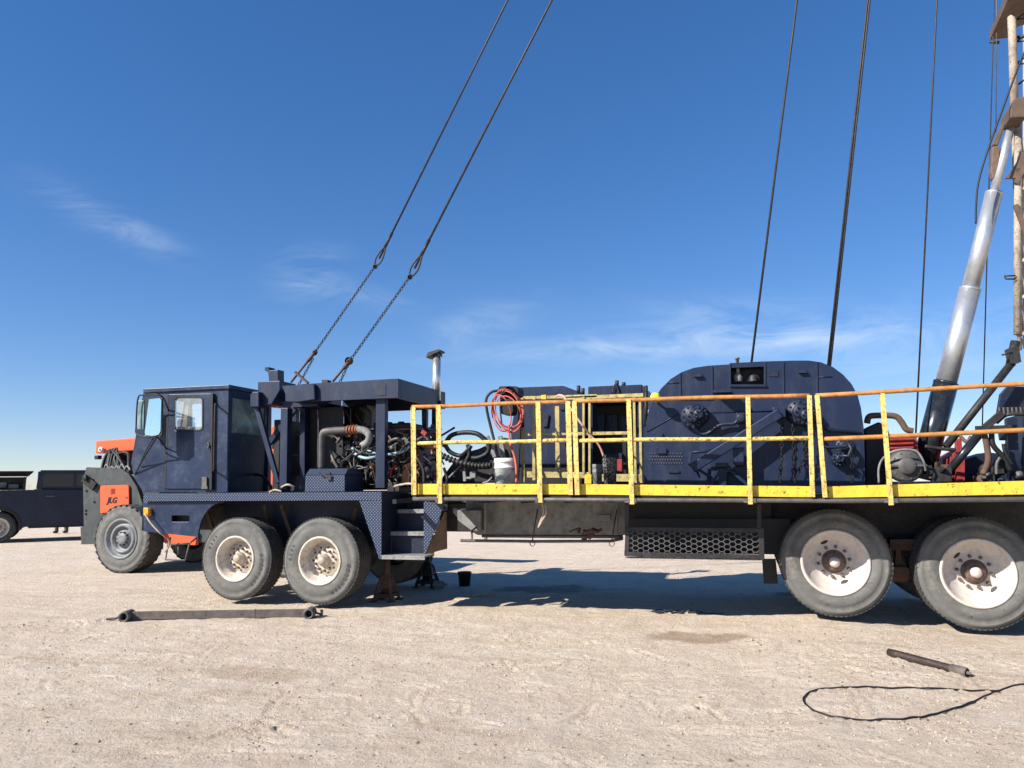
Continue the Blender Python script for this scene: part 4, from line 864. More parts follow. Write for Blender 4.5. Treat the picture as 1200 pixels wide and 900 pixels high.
# rams
def seg(a, b, r, nm, mm, bev=0): s_ = MB(); s_.cyl(a, b, r, 32); dd = (Vector(b)-Vector(a)).normalized(); s_.lathe([(r-.001, 0), (r+.004, .002), (r+.004, .028), (r-.002, .03)], Vector(b)-dd*.032, dd, 32); return part(nm, s_, mm, bev)
YB, YT = 9.85, 9.95
r1, r2, r3, r4, r5 = P(1079, 560, YB), P(1108.8, 448, YB+.02), P(1137, 338, YB+.04), P(1165, 225.5, YB+.07), P(1187, 139, YB+.1)
seg(r1, r2, .132, 'ram_barrel', 'ramblack'); seg(r2, r3, .112, 'ram_stage', 'chrome'); seg(r3, r4, .092, 'ram_stage', 'chrome'); seg(r4, r5, .048, 'ram_rod', 'chrome')
s = MB(); s.cyl(P(1186, 425, 9.7), P(1108, 524, 9.6), .042, 14); s.cyl(P(1190, 400, 9.7), P(1184, 428, 9.7), .05, 12); s.px([(1182, 408), (1194, 405), (1197, 424), (1186, 426)], 9.6, 9.75); s.tube([P(1174, 416, 9.6), P(1186, 413, 9.6)], .012, 6); part('mast_strut', s, 'dark')
s = MB(); s.cyl(P(1148, 508, 9.35), P(1112, 552, 9.35), .045, 14); part('leg_strut', s, 'ramblack')
# mast
def leg(nm, mm, pts, r): s_ = MB(); s_.tube(pts, r, 12); return part(nm, s_, mm)
ma, mb2 = P(1192.5, 392, 9.95), P(1193, 140, 9.95); mc = P(1186, 45, 9.8); md_ = P(1184, -60, 9.8)
leg('mast_leg', 'mast', [ma, mb2], .042); leg('mast_leg', 'mast', [P(1195, 410, 9.95), P(1187.5, 150, 10.25)], .022)
leg('mast_leg', 'mast', [P(1189, 135, 9.75), P(1186.5, 45, 9.75), P(1185.5, 20, 9.78)], .045)
off = Vector((1.15, 0, 0)); oy = Vector((.42, 1.1, 0))
for a, b_ in ((ma+off, mb2+off), (ma+oy, mb2+oy), (ma+off+oy, mb2+off+oy)): leg('mast_leg', 'mast', [a, b_+(b_-a)*.8], .042)
s = MB(); H_ = (mb2-ma)
for k in range(6):
    p0, p1_ = ma+H_*(k/6), ma+H_*((k+1)/6)
    s.tube([p0+Vector((.02, 0, 0)), p0+off], .022, 6); s.tube([p0+off*.02, p1_+off*.98], .018, 6); s.tube([p0, p0+oy], .02, 6); s.tube([p0+oy, p0+oy+off], .02, 6); s.tube([p1_, p0+oy], .018, 6)
part('mast_lattice', s, 'mast')
s = MB()
for k in range(5): s.tube([P(1191, 75+k*-26, 9.8), P(1230, 73+k*-28, 9.8)], .01, 6)
for k in range(6): s.tube([P(1192, 100-k*26, 9.8), P(1225, 75-k*26, 9.8)], .012, 6)
s.tube([P(1177, 323.5, 9.9), P(1179, 327, 9.9), P(1190, 327, 9.9)], .01, 6); s.tube([P(1177, 323.5, 9.9), P(1190, 323, 9.9)], .01, 6); part('mast_rung', s, 'dark')
s = MB(); s.px([(1184, 125), (1190, 114), (1204, 112), (1204, 137), (1184, 138)], 9.65, 10.0); s.px([(1178, 138), (1181, 139), (1170, 170), (1163, 170), (1168, 158)], 9.9, 9.98); s.px([(1163, 171), (1172, 170), (1170, 205), (1163, 210), (1161, 200)], 9.9, 10.0); part('mast_clamp', s, 'mastbrown', .02)
s = MB(); s.px([(1198, 178), (1206, 178), (1206, 208), (1178, 209), (1188, 196)], 9.9, 9.93); s.bar(P(1190, 215, 9.9), P(1215, 170, 9.9), .05, .03, (0, 1, 0)); s.bar(P(1190, 240, 9.9), P(1215, 310, 9.9), .05, .03, (0, 1, 0)); s.bar(P(1190, 200, 9.92), P(1240, 200, 9.92), .04, .04); part('mast_gusset', s, 'mastbrown')
zbd = P(1160, 47, 10.4).z; s = MB(); s.plate([Q(u, v, zbd) for u, v in ((1160, 47), (1192, -25), (1330, -60), (1330, 20), (1230, 22), (1193, 31), (1183, 44.5))], [], (0, 0, .10)); part('monkey_board', s, 'mastbrown', .004)
s = MB(); s.tube([P(1160, 49, 10.3), P(1171, 50, 10.3)], .02, 8); s.tube([P(1190, 44, 9.8), P(1240, 38, 9.8)], .02, 8); part('board_bracket', s, 'dark')
# ------------------------------------------------ cables and chains (things of their own)
def chain(mb, a, b, pitch=.052, r=.007, w=.017, lateral=None):
    a, b = Vector(a), Vector(b); L = (b-a).length; n = max(2, int(L/pitch)); t = (b-a).normalized()
    q = Vector((0, 1, 0)); s1 = t.cross(q).normalized(); s2 = t.cross(s1)
    for i in range(n):
        c = a+t*(i+.5)*L/n; sd = (s1 if i % 2 else s2)
        sd = (sd+.4*(s2 if i % 2 else -s1)).normalized(); hl = L/n*.5
        pts = [c+t*(hl*math.cos(k*math.pi/5))+sd*(w*math.sin(k*math.pi/5)) for k in range(10)]
        pts.append(pts[0]); mb.tube(pts, r, 5, caps=False)
def guy(pts, Ys, lab, name='guy_line'):
    w0, j, c1, bd, dg0, dg1 = pts
    root = thing(name, P(*c1, Ys[1]), lab, 'guy line', 'chained guy lines tied down over the engine canopy')
    top = P(*w0, Ys[0]); jj = P(*j, Ys[1]); d = (top-jj).normalized()
    s_ = MB(); s_.tube([jj+d*.10, top+(top-jj)*1.1], .016, 8); build('wire_rope', s_, M['dark'], root)
    s_ = MB(); 
    q = d.cross(Vector((0, 1, 0))).normalized()
    s_.tube(smoothpath([jj+d*.34, jj+d*.22+q*.035, jj+d*.1+q*.055, jj+q*.03, jj, jj-q*.03, jj+d*.1-q*.055, jj+d*.22-q*.035, jj+d*.34], 4), .013, 6); s_.tube([jj+d*.3, jj+d*.55], .024, 8); s_.lathe([(.02, -.04), (.035, 0), (.02, .04)], jj-d*.04, (0, 1, 0), 10); build('thimble_eye', s_, M['dark'], root)
    s_ = MB(); chain(s_, jj, P(*c1, Ys[2])); build('chain', s_, M['dark'], root)
    s_ = MB(); a_, b2 = P(*c1, Ys[2]), P(*bd, Ys[2]); s_.tube([a_, a_+(b2-a_)*.3], .026, 8); s_.tube([a_+(b2-a_)*.3, b2], .018, 8); s_.lathe([(.02, -.03), (.05, 0), (.02, .03)], a_, (0, 1, 0), 10); build('load_binder', s_, M['rust'], root)
    s_ = MB(); chain(s_, P(*dg0, Ys[2]), P(*dg1, Ys[2])); build('loose_chain', s_, M['dark'], root)
    return root
g1 = guy(((598, -6), (441, 310), (369, 413), (341, 448), (367, 420), (350, 451)), (10.6, 10.25, 10.2), 'left of the two slanting guy wires, tied down near the cab')
s = MB(); s.bar(P(346, 436, 10.2), P(361, 449, 10.2), .03, .05, (0, 1, 0)); build('binder_handle', s, M['rust'], g1)
g2 = guy(((650, -6), (482, 322), (409, 424), (390, 447), (408, 427), (398, 449)), (9.9, 9.25, 9.15), 'right of the two slanting guy wires, tied down above the engine canopy middle')
s = MB(); s.lathe([(.05, -.03), (.06, 0), (.05, .03)], P(409, 423, 9.15), (0, 1, 0), 12); build('chain_shackle', s, M['rust'], g2)
s = MB(); s.px([(377, 445), (384, 445), (384, 449), (377, 449)], 9.1, 9.2); part('tie_down_lug', s, 'dark', .003)
def cable(a, b, Y0, Y1, r, lab, nm='drill_line', pts=None, twin=0):
    s_ = MB(); p, q = P(*a, Y0), P(*b, Y1); s_.tube([p, q, q+(q-p)*.8], r, 8)
    if twin: s_.tube([p+Vector((twin, 0, 0)), q+Vector((twin, 0, 0)), q+(q-p)*.8+Vector((twin, 0, 0))], r, 8)
    return build(nm, s_, M['dark'], top=(lab, 'steel cable', 'steel cables running up from the rig'))
cable((880, 430), (934, 0), 9.6, 10.0, .014, 'steel cable rising from the left part of the rounded winch housing top')
cable((970, 431), (1017, 0), 9.5, 10.0, .0125, 'thick twin steel cable rising from the right shoulder of the rounded winch housing', twin=.024)
cable((1073, 512), (1098, 0), 9.6, 9.9, .010, 'thin cable rising between the winch housing and the big ram, above the red engine')
cable((1151, 505), (1165, 0), 10.2, 10.3, .007, 'hair thin cable rising just right of the big ram barrel')
s = MB(); s.tube([P(1167, 155, 10.2), P(1168, 0, 10.2), P(1169, -200, 10.2)], .006, 6); build('drill_line', s, M['steel'], top=('thin short cable ending at the brown clamp beside the ram rod', 'steel cable', 'steel cables running up from the rig'))
s = hose_px([(1215, 30, 9.6), (1196, 72, 9.6), (1176, 125, 9.6), (1158, 175, 9.6), (1147, 212, 9.6), (1144, 240, 9.6), (1143.5, 262, 9.6)], .011); build('dangling_cable', s, M['black'], top=('black curved cable hanging free from the mast, loose end in the air', 'cable'))
for pts, lab in ((((917, 494), (916, 530), (914, 567)), 'chain hanging at the left of three on the right winch cap'), (((929, 497), (931, 540), (932, 567)), 'middle chain of three hanging from the right winch cap'), (((947, 505), (944, 535), (934, 556)), 'chain looping down from the right winch cap, rightmost of three'), (((998, 527), (999, 550), (998, 567)), 'short chain hanging by the small lower cap at the right end of the winch')):
    s = MB()
    for a, b_ in zip(pts, pts[1:]): chain(s, P(*a, YD-.14), P(*b_, YD-.14), .045, .008, .018)
    build('hanging_chain', s, M['black'], top=(lab, 'chain', 'chains hung on the winch housing'))
# ------------------------------------------------ things on the walkway
def pail(u0, u1, vt, vb, Y, mat, lab, nm='bucket', ribs=True, zb=None, cat='bucket', lid=False):
    a, b_ = P(u0, vb, Y), P(u1, vb, Y); r_ = (b_.x-a.x)/2*.96; c = Vector(((a.x+b_.x)/2, Y+r_, zb if zb is not None else a.z)); h = P(u0, vt, Y).z-c.z
    root = thing(nm, c, lab, cat)
    s_ = MB(); s_.lathe([(0, 0), (r_*.88, 0), (r_*.97, h*.72), (r_*1.04, h*.73), (r_*1.04, h*.77), (r_*.98, h*.78), (r_, h*.88), (r_*1.05, h*.89), (r_*1.05, h*.93), (r_, h*.95), (r_*1.02, h), (r_*.97, h), (r_*.85, .02), (0, .02)], c, (0, 0, 1), 28); build('pail', s_, M[mat], root)
    s_ = MB(); s_.tube(smoothpath([c+Vector((-r_*1.05, 0, h*.85)), c+Vector((-r_*.7, -r_*.9, h*.55)), c+Vector((0, -r_*1.15, h*.42)), c+Vector((r_*.7, -r_*.9, h*.55)), c+Vector((r_*1.05, 0, h*.85))], 5), .004, 5); build('bail_handle', s_, M['steel'], root)
    if lid: s_ = MB(); s_.lathe([(r_*1.06, h*.97), (r_*1.06, h+.02), (0, h+.025)], c, (0, 0, 1), 28); build('lid', s_, M['black'], root)
pail(575, 601, 537, 566, 8.62, 'whitep', 'dirty white plastic bucket standing on the walkway beside the coiled red hose', zb=zw)
pail(705.5, 722, 535, 566, 8.6, 'grime', 'black grimy drum with a dark lid on the walkway behind the yellow rail', lid=True, zb=zw, nm='pail')
pail(693.5, 705, 544, 566, 8.8, 'frame', 'small pale grey splattered can left of the black grimy drum', zb=zw, nm='can', cat='can')
# reel of hose
root = thing('hose_reel', P(597, 500, 8.9), 'red hose coiled over a black reel head hanging above the walkway rail', 'hose reel')
s = MB(); 
for k in range(5):
    cx, cy, rx, ry = 591+rnd(-4, 5), 480+rnd(-3, 5), rnd(13, 20), rnd(19, 26); ph = rnd(0, 1)
    pts = [P(cx+rx*math.cos(t+ph)+4*math.sin(t), cy+ry*math.sin(t+ph), 8.75+.05*math.sin(2*t+k)+k*.02) for t in np.linspace(0, 2*math.pi, 26)]
    s.tube(pts, .008, 6)
build('hose_coil', s, M['redhose'], root)
s = MB(); s.px(rrect(586, 459, 601, 486, 5), 8.85, 9.05); s.px(rrect(584, 452.5, 607, 464, 3), 8.85, 9.1); s.tube([P(605, 455, 8.95), P(609, 475, 8.95), P(612, 500, 9.1)], .03, 8); s.bar(P(610, 470, 9.2), P(606, 562, 9.2), .04, .04, (0, 1, 0)); build('reel_head', s, M['black'], root, .006)
s = MB(); s.lathe([(.05, -.05), (.06, 0), (.05, .05)], P(597, 458, 8.84), (0, -1, 0), 14); build('reel_knob', s, M['dark'], root)
s = hose_px([(588, 458, 8.8), (577, 459, 8.78), (570, 467, 8.76), (570.5, 480, 8.75), (575, 500, 8.75), (580, 520, 8.72), (584, 537, 8.72), (586, 548, 8.75)], .017); build('black_hose', s, M['black'], top=('black hose arching from the reel head down into the white bucket', 'hose'))
s = hose_px([(586, 475, 8.7), (587, 488, 8.7), (588, 496, 8.7)], .010); build('nozzle_wand', s, M['black'], top=('thin black wand dangling inside the red hose coil', 'wand'))
s = hose_px([(596, 498, 8.75), (598, 520, 8.72), (603, 535, 8.7), (605, 550, 8.65), (605, 566, 8.6)], .014); build('red_hose', s, M['redhose'], top=('red hose dropping from the coil to the walkway right of the white bucket', 'hose'))
s = hose_px([(651, 465, 8.6), (656, 463, 8.55), (662, 466, 8.5), (668, 477, 8.5), (680, 495, 8.5), (692, 510, 8.55), (702, 522, 8.6), (708, 536, 8.65)], .012); build('pink_hose', s, M['pink'], top=('faded pink hose draped over the top rail and down to the black drum', 'hose'))
s = MB(); s.lathe([(.0, .06), (.04, .05), (.055, .025), (.058, .0), (.075, -.002), (.075, -.006), (.055, -.006)], P(768, 466, 8.95), (0, -.3, 1), 20); s.tube([P(768, 467, 8.95), P(770, 472, 9.16)], .015, 6); part('yellow_dome_lamp', s, 'hivis')
# ------------------------------------------------ jack stands etc. on the ground
def stand(u, v, mat, lab, htop, sz):
    b_ = Q(u, v, -.04); root = thing('jack_stand', (b_.x, b_.y, gz(b_.x, b_.y)), lab, 'jack stand'); c = Vector(root.location)
    s_ = MB()
    for sx, sy in ((-1, -1), (1, -1), (1, 1), (-1, 1)):
        s_.bar(c+Vector((sx*sz, sy*sz, .0)), c+Vector((sx*.05, sy*.05, .33)), .04, .04); s_.box(c+Vector((sx*sz, sy*sz, .008)), (.09, .09, .012))
    build('leg', s_, M[mat], root)
    s_ = MB()
    for zz_ in (.08, .2):
        q = sz+(0.05-sz)*zz_/.33
        for a_, b3 in (((-q, -q), (q, -q)), ((q, -q), (q, q)), ((q, q), (-q, q)), ((-q, q), (-q, -q))): s_.bar(c+Vector((*a_, zz_)), c+Vector((*b3, zz_)), .012, .05)
    s_.plate([c+Vector((-.1, -.09, .2)), c+Vector((.1, -.09, .2)), c+Vector((.05, -.055, .34)), c+Vector((-.05, -.055, .34))], [], (0, .01, 0))
    s_.plate([c+Vector((.1, -.08, .2)), c+Vector((.1, .08, .2)), c+Vector((.055, .05, .34)), c+Vector((.055, -.05, .34))], [], (.008, 0, 0)); build('brace', s_, M[mat], root)
    s_ = MB(); s_.cyl(c+Vector((0, 0, .1)), c+Vector((0, 0, htop)), .045, 14); s_.lathe([(.07, .30), (.07, .36), (.046, .37)], c, (0, 0, 1), 14); s_.box(c+Vector((0, 0, htop)), (.14, .12, .03)); s_.tube([c+Vector((.03, 0, .34)), c+Vector((.11, -.04, .31)), c+Vector((.12, -.04, .22))], .008, 6); build('screw_post', s_, M[mat], root)
stand(453, 703, 'rust', 'rusty brown jack stand under the boarding steps, nearer the camera', .64, .13)
stand(501, 687, 'black', 'black pyramid jack stand in the shade behind the rusty one', .62, .14)
bp = Q(544.5, 685, -.04)
s = MB(); c = Vector((bp.x, bp.y, gz(bp.x, bp.y))); s.lathe([(0, 0), (.085, 0), (.102, .18), (.11, .18), (.11, .215), (.1, .215), (.082, .02), (0, .02)], c, (0, 0, 1), 24); root = thing('bucket', c, 'black bucket on the shaded ground right of the jack stands', 'bucket')
build('pail', s, M['black'], root); s = MB(); s.tube(smoothpath([c+Vector((-.11, 0, .19)), c+Vector((0, -.11, .13)), c+Vector((.11, 0, .19))], 5), .004, 5); build('bail_handle', s, M['dark'], root)
bp = Q(514, 689, -.04); s = MB(); s.lathe([(.05, -.08), (.06, 0), (.05, .08)], bp+Vector((0, 0, .05)), (1, .3, 0), 16); s.tube([bp+Vector((-.1, 0, .04)), bp+Vector((.12, .05, .05))], .02, 8); build('roller', s, M['frame'], top=('small grey metal roller lying against the black jack stand', 'roller'))
# beam on the ground
a, b_ = Q(152, 727, -.04), Q(362, 722.5, -.04)
root = thing('steel_beam', (a+b_)/2, 'long weathered steel bar with a short round pipe end at each tip, lying on the gravel', 'steel beam'); t = (b_-a).normalized(); nrm = Vector((-t.y, t.x, 0))
for p_ in (a, b_): p_.z = gz(p_.x, p_.y)
s = MB(); z1_ = Vector((0, 0, .055)); s.bar(a+z1_, b_+z1_, .05, .09)
for k in (.18, .42, .62, .95): 
    q = a+(b_-a)*k+z1_-nrm*.026; s.lathe([(.010, 0), (.010, .004), (0, .004)], q, -nrm, 8)
s.bar(a+(b_-a)*.69+z1_, a+(b_-a)*.70+z1_, .056, .10); build('bar', s, M['beam'], root, .004)
for p_, k in ((a, -1), (b_, 1)):
    s = MB(); c = p_+Vector((0, 0, .06))+t*(.02*k); s.lathe([(.035, -.1), (.06, -.1), (.062, .1), (.04, .1), (.035, -.1)], c-nrm*.03, -nrm, 20); build('pipe_end', s, M['steel'], root)
    s = MB(); s.lathe([(.038, -.09), (.03, .05), (0, .05)], c-nrm*.03, -nrm, 16); build('bore', s, M['black'], root)
    s = MB(); s.tube([c+t*.05*k, c+t*.13*k-Vector((0, 0, .03))], .012, 8); s.tube([c-t*.06, c-t*.14-Vector((0, 0, .035)), c-t*.25-Vector((0, 0, .04))], .014, 6)
    if k > 0: s.bar(c+t*.13+Vector((0, 0, -.04)), c+t*.13+Vector((0, 0, .03)), .02, .03)
    build('pin', s, M['dark'], root)
# pipe
a, b_ = Q(1042, 773, -.03), Q(1133, 792, -.03)
for p_ in (a, b_): p_.z = gz(p_.x, p_.y)+.032
root = thing('steel_pipe', (a+b_)/2-Vector((0, 0, .026)), 'short rusty pipe with a thick collar on bare ground before the rear wheels', 'pipe'); t = (b_-a).normalized()
s = MB(); s.tube([a, a+(b_-a)*.12, a+(b_-a)*.78, b_], [.031, .033, .032, .032], 20); build('tube', s, M['beamdark'], root)
s = MB(); s.lathe([(.026, -.001), (.038, 0), (.039, .12), (.033, .125)], b_-t*.12, t, 20); s.lathe([(0, 0), (.015, .0), (.013, .03), (0, .04)], b_, t, 12); build('collar', s, M['beam'], root)
# wire loop
lp = [(1260, 245), (1200, 258), (1130, 272), (1080, 288), (1000, 318), (900, 350), (800, 382), (700, 402), (600, 412), (500, 416), (380, 408), (280, 392), (200, 365), (166, 325), (200, 290), (280, 275), (420, 270), (560, 272), (700, 277), (860, 281), (1000, 282), (1090, 278)]
q = [Q(900+x/4, 740+y/4, -.03) for x, y in lp]
pts = smoothpath(q, 6)
for p_ in pts: p_.z = gz(p_.x, p_.y)+.008
for i, p_ in enumerate(pts):
    if i < 30: p_.z += .012*math.sin(i/30*math.pi)
s = MB(); s.tube(pts, .0065, 6); build('wire_loop', s, M['black'], top=('single loop of thin black wire lying flat on the ground at bottom right', 'wire'))
# scraps near the rig
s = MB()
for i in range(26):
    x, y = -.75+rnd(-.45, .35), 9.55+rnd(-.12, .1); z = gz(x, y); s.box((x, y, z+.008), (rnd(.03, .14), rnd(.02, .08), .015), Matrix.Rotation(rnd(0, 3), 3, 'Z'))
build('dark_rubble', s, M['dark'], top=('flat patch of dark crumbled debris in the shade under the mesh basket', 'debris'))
bp = Q(562, 698, -.04); s = MB(); s.bar(bp+Vector((-.1, -.03, .012)), bp+Vector((.17, .18, .012)), .05, .02); build('pale_slab', s, M['rope'], top=('short pale slab on the ground by the black bucket', 'wood scrap'))  # short pale bar lying flat on the ground

# ================================================================== TELEHANDLER behind the cab
YJ = 11.65
jx, jz = wpos(141.8, 631, YJ); jz = .585
tel = thing('telehandler', (jx+1.8, YJ+1.1, -.05), 'orange and grey telescopic handler parked behind the front of the rig, chunky tyre nearest', 'telehandler')
def tp(name, mb, mat, bevel=0, parent=None): return part(name, mb, mat, bevel, parent or tel)
WB = 3.55
wheel(tel, jx, jz, YJ, .63, .36, .42, 'chunky'); wheel(tel, jx, jz, YJ+2.35, .63, .36, .42, 'chunky', sgn=-1, seg=32)
wheel(tel, jx+WB, jz, YJ, .63, .36, .42, 'chunky', seg=32); wheel(tel, jx+WB, jz, YJ+2.35, .63, .36, .42, 'chunky', sgn=-1, seg=32)
s = MB(); s.px([(101, 547.5), (141, 549), (151, 556), (160, 570), (167, 590), (170, 612), (160, 637), (95, 638), (94, 618), (98, 617), (97, 562)], YJ+.30, YJ+.36); ap = tp('rear_side_plate', s, 'jgrey', .008)
s = MB(); s.px([(117.5, 570.5), (119.5, 569), (148.5, 568), (150.5, 569.5), (151, 600), (117.5, 601)], YJ+.255, YJ+.295); tp('service_panel', s, 'orange', 0, ap)
s = MB(); vs, fs = text_mb('JLG', .15, .003, Matrix.Translation(P(131, 586.5, YJ+.25)) @ Matrix.Rotation(R(90), 4, 'X'), .25)
s.add(vs, fs)
tp('logo_lettering', s, 'black', 0, ap)
s = MB(); c0 = P(132, 575.5, YJ+.25)
for k in range(4): an = R(45+90*k); s.lathe([(.025, 0), (.03, .004), (.018, .004)], c0+Vector((math.cos(an)*.035, 0, math.sin(an)*.035)), (0, -1, 0), 10)
s.box(P(148, 583, YJ+.25), (.06, .01, .02)); tp('red_sticker', s, 'red', 0, ap)
s = MB(); s.bar(P(98, 560, YJ+.25), P(111, 571, YJ+.25), .04, .16, (0, 0, 1)); s.lathe([(.06, 0), (.05, .05), (0, .05)], P(101, 560, YJ+.22), (0, -1, 0), 14)
for uv in ((101, 575), (110, 588), (100, 598), (100, 602)): s.lathe([(.025, 0), (.025, .01), (0, .01)], P(*uv, YJ+.29), (0, -1, 0), 8)
tp('tail_lamp', s, 'black', .006)
s = MB(); q0 = P(96, 636, YJ+.37); q1 = P(141, 550, YJ+.37); s.bb((q0.x+.05, YJ+.37, .5), (jx+5, YJ+1.95, .95)); s.bb((q0.x+.05, YJ+.37, .95), (jx+.5, YJ+1.95, q1.z-.1)); tp('chassis', s, 'jgrey', .03)
s = MB(); q0 = P(150, 632, YJ+.37); s.bb((jx+.75, YJ+.4, .55), (jx+2.8, YJ+.7, .85)); s.px([(190, 624), (231, 624), (229, 639), (193, 637)], YJ+.3, YJ+.39); tp('orange_side_skirt', s, 'orange', .01)
a, b_ = P(122, 524.5, YJ+1.1), P(330, 508, YJ+.9)
s = MB(); s.bar(a, b_, .42, .26); s.bar(b_, b_+(b_-a)*.35, .34, .20); boom = tp('boom', s, 'orange', .02)
s = MB(); s.lathe([(.05, 0), (.06, .05), (.03, .06)], P(120, 527, YJ+.85), (0, -1, 0), 14); tp('boom_lamp', s, 'whitep', 0, boom)
s = MB(); s.px([(136, 529), (170, 527), (170, 552), (146, 550)], YJ+1.0, YJ+1.6); tp('engine_cover', s, 'orange', .02)
s = MB(); s.px([(122, 536), (136, 529), (150, 540), (152, 556), (122, 556)], YJ+.75, YJ+1.3); tp('engine', s, 'black', .02)
s = MB(); s.bar(P(128, 528, YJ+.8), P(138, 551, YJ+.8), .09, .14, (0, 1, 0)); s.bar(P(150, 530, YJ+.8), P(132, 551, YJ+.8), .06, .10, (0, 1, 0)); s.box(P(115, 536, YJ+.75), (.1, .1, .08)); tp('boom_cylinder', s, 'black', .01)
s = MB()
for k in range(6):
    u = rnd(118, 140); s.tube(smoothpath([P(u, 551, YJ+.5), P(u+rnd(-3, 6), 535, YJ+.6), P(u+rnd(2, 16), 527+rnd(-2, 6), YJ+.7), P(u+rnd(10, 22), 545, YJ+.5), P(u+rnd(12, 22), 556, YJ+.45)], 5), rnd(.02, .035), 7)
tp('boom_hose', s, 'black')
s = MB()
for k in range(5): u = 122+k*6; s.tube(smoothpath([P(u, 551, YJ+.42), P(u+3, 547+rnd(-3, 1), YJ+.42), P(u+7, 551, YJ+.42)], 5), .02, 7)
tp('grey_tube', s, 'frame')
s = MB(); s.bb((jx+1.3, YJ+.45, .95), (jx+2.9, YJ+.5, 1.5)); 
for x in (1.3, 2.85):
    for y in (.45, 1.1): s.bb((jx+x, YJ+y, 1.5), (jx+x+.06, YJ+y+.06, 2.35))
s.bb((jx+1.28, YJ+.43, 2.35), (jx+2.95, YJ+1.2, 2.42)); tp('operator_cab', s, 'jgrey', .01)
s = MB(); s.bb((P(318, 500, YJ+.5).x, YJ+.4, 1.3), (P(330, 500, YJ+.5).x+.3, YJ+.6, 2.2)); tp('boom_head', s, 'orange', .01)
s = MB(); s.bb((P(321, 530, YJ+.3).x, YJ+.33, 1.75), (P(328, 500, YJ+.3).x, YJ+.37, 1.95)); tp('white_decal', s, 'whitep')

# ================================================================== PICKUP
pw = Q(-4, 637, -.05); pa2 = math.radians(0)
hd = 17+29
pk = thing('pickup_truck', (pw.x, pw.y, -.05), 'dark navy crew cab pickup with an open bed side box, parked at far left', 'pickup')
ORI[pk] = Vector((0, 0, 0))   # built in its own frame: +x forward, +y away
def pp_(name, mb, mat, bevel=0, parent=None): return part(name, mb, mat, bevel, parent or pk)
def prof(mb, pts, y0, y1, holes=()): mb.plate([(x, y0, z) for x, z in pts], [[(x, y0, z) for x, z in h] for h in holes], (0, y1-y0, 0)); return mb
def archp(cx, r=.5): return [(cx+r*math.cos(R(a)), .42+r*math.sin(R(a))*.98) for a in range(-8, 189, 14)][::-1]
WBp = 3.75
low = [(-1.25, .55), (-1.3, .7), (-1.3, 1.42), (.78, 1.44), (.80, 1.46), (2.9, 1.40), (4.75, 1.34), (4.85, 1.2), (4.85, .6)]+archp(WBp)[::-1]+[(WBp-.62, .42), (.62, .42)]+archp(0)[::-1]+[(-.62, .55)]
s = MB(); prof(s, low, 0, 2.0); pp_('body', s, 'ptruck', .03)
s = MB(); roof = [(.86, 1.95), (1.0, 1.985), (2.4, 1.985), (2.6, 1.95), (3.35, 1.42), (3.2, 1.42), (.82, 1.47)]
w1 = [(.98, 1.52), (.95, 1.84), (1.0, 1.88), (1.72, 1.88), (1.72, 1.52)]; w2 = [(1.8, 1.52), (1.8, 1.88), (2.4, 1.88), (2.55, 1.82), (2.95, 1.5)]
prof(s, roof, .08, .12, [w1, w2]); prof(s, roof, 1.88, 1.92, [w1, w2]); s.bb((.9, .12, 1.95), (2.55, 1.88, 1.99)); s.bb((.84, .12, 1.46), (.9, 1.88, 1.95)); pp_('cab_roof', s, 'ptruck', .035)
for y in (.095, 1.9): s = MB(); prof(s, w1, y, y+.006); prof(s, w2, y, y+.006); pp_('side_window', s, 'tint')
s = MB(); s.plate([(2.6, .12, 1.94), (2.6, 1.88, 1.94), (3.3, 1.88, 1.43), (3.3, .12, 1.43)], [], (0.01, 0, .01)); pp_('windshield', s, 'tint')
s = MB(); s.bb((.95, .16, 1.3), (2.75, 1.84, 1.56)); s.bb((1.2, .3, 1.56), (1.35, .8, 1.75)); s.bb((1.2, 1.1, 1.56), (1.35, 1.7, 1.75)); s.bb((2.1, .3, 1.56), (2.25, .8, 1.78)); pp_('seats', s, 'black', .03)
for x in (.86, 1.78, 2.78): s = MB(); s.bb((x, -.004, .6), (x+.012, .0, 1.42)); pp_('door_gap', s, 'black')
for x in (1.0, 1.95): s = MB(); s.bb((x+.06, -.035, 1.24), (x+.28, -.005, 1.275)); pp_('door_handle', s, 'steel', .006)
s = MB(); prof(s, archp(0, .56)+archp(0, .48)[::-1], -.03, .0); prof(s, archp(WBp, .56)+archp(WBp, .48)[::-1], -.03, .0); s.bb((.7, .0, .38), (3.1, .12, .45)); pp_('fender_flare', s, 'black', .005)
s = MB(); s.px  # bed side box
s = MB(); s.bb((-1.1, .05, 1.44), (.55, .5, 1.48)); s.bb((-1.1, .46, 1.46), (.55, .5, 1.8)); s.bb((.5, .05, 1.46), (.55, .5, 1.8)); s.bb((-1.1, .05, 1.46), (-1.06, .5, 1.8)); pp_('bed_box', s, 'black', .01)
s = MB(); s.plate([(-1.12, -.12, 1.93), (.75, -.12, 1.93), (.6, .5, 1.82), (-1.1, .5, 1.82)], [], (0, 0, .03)); s.tube([(-.9, .1, 1.47), (-1.05, -.1, 1.92)], .012, 6); s.tube([(.5, .1, 1.47), (.62, -.1, 1.92)], .012, 6); pp_('box_lid', s, 'black', .01)
s = MB(); s.bb((-.8, .38, 1.5), (.1, .44, 1.66)); s.bb((.15, .3, 1.48), (.4, .44, 1.6)); pp_('box_contents', s, 'frame', .01)
s = MB(); s.box((2.95, -.14, 1.5), (.09, .16, .24)); s.bar((2.95, -.06, 1.45), (2.9, .02, 1.4), .04, .05); pp_('door_mirror', s, 'black', .02)
s = MB(); s.bb((.9, -.008, .86), (4.3, -.001, .89)); pp_('body_moulding', s, 'dark')
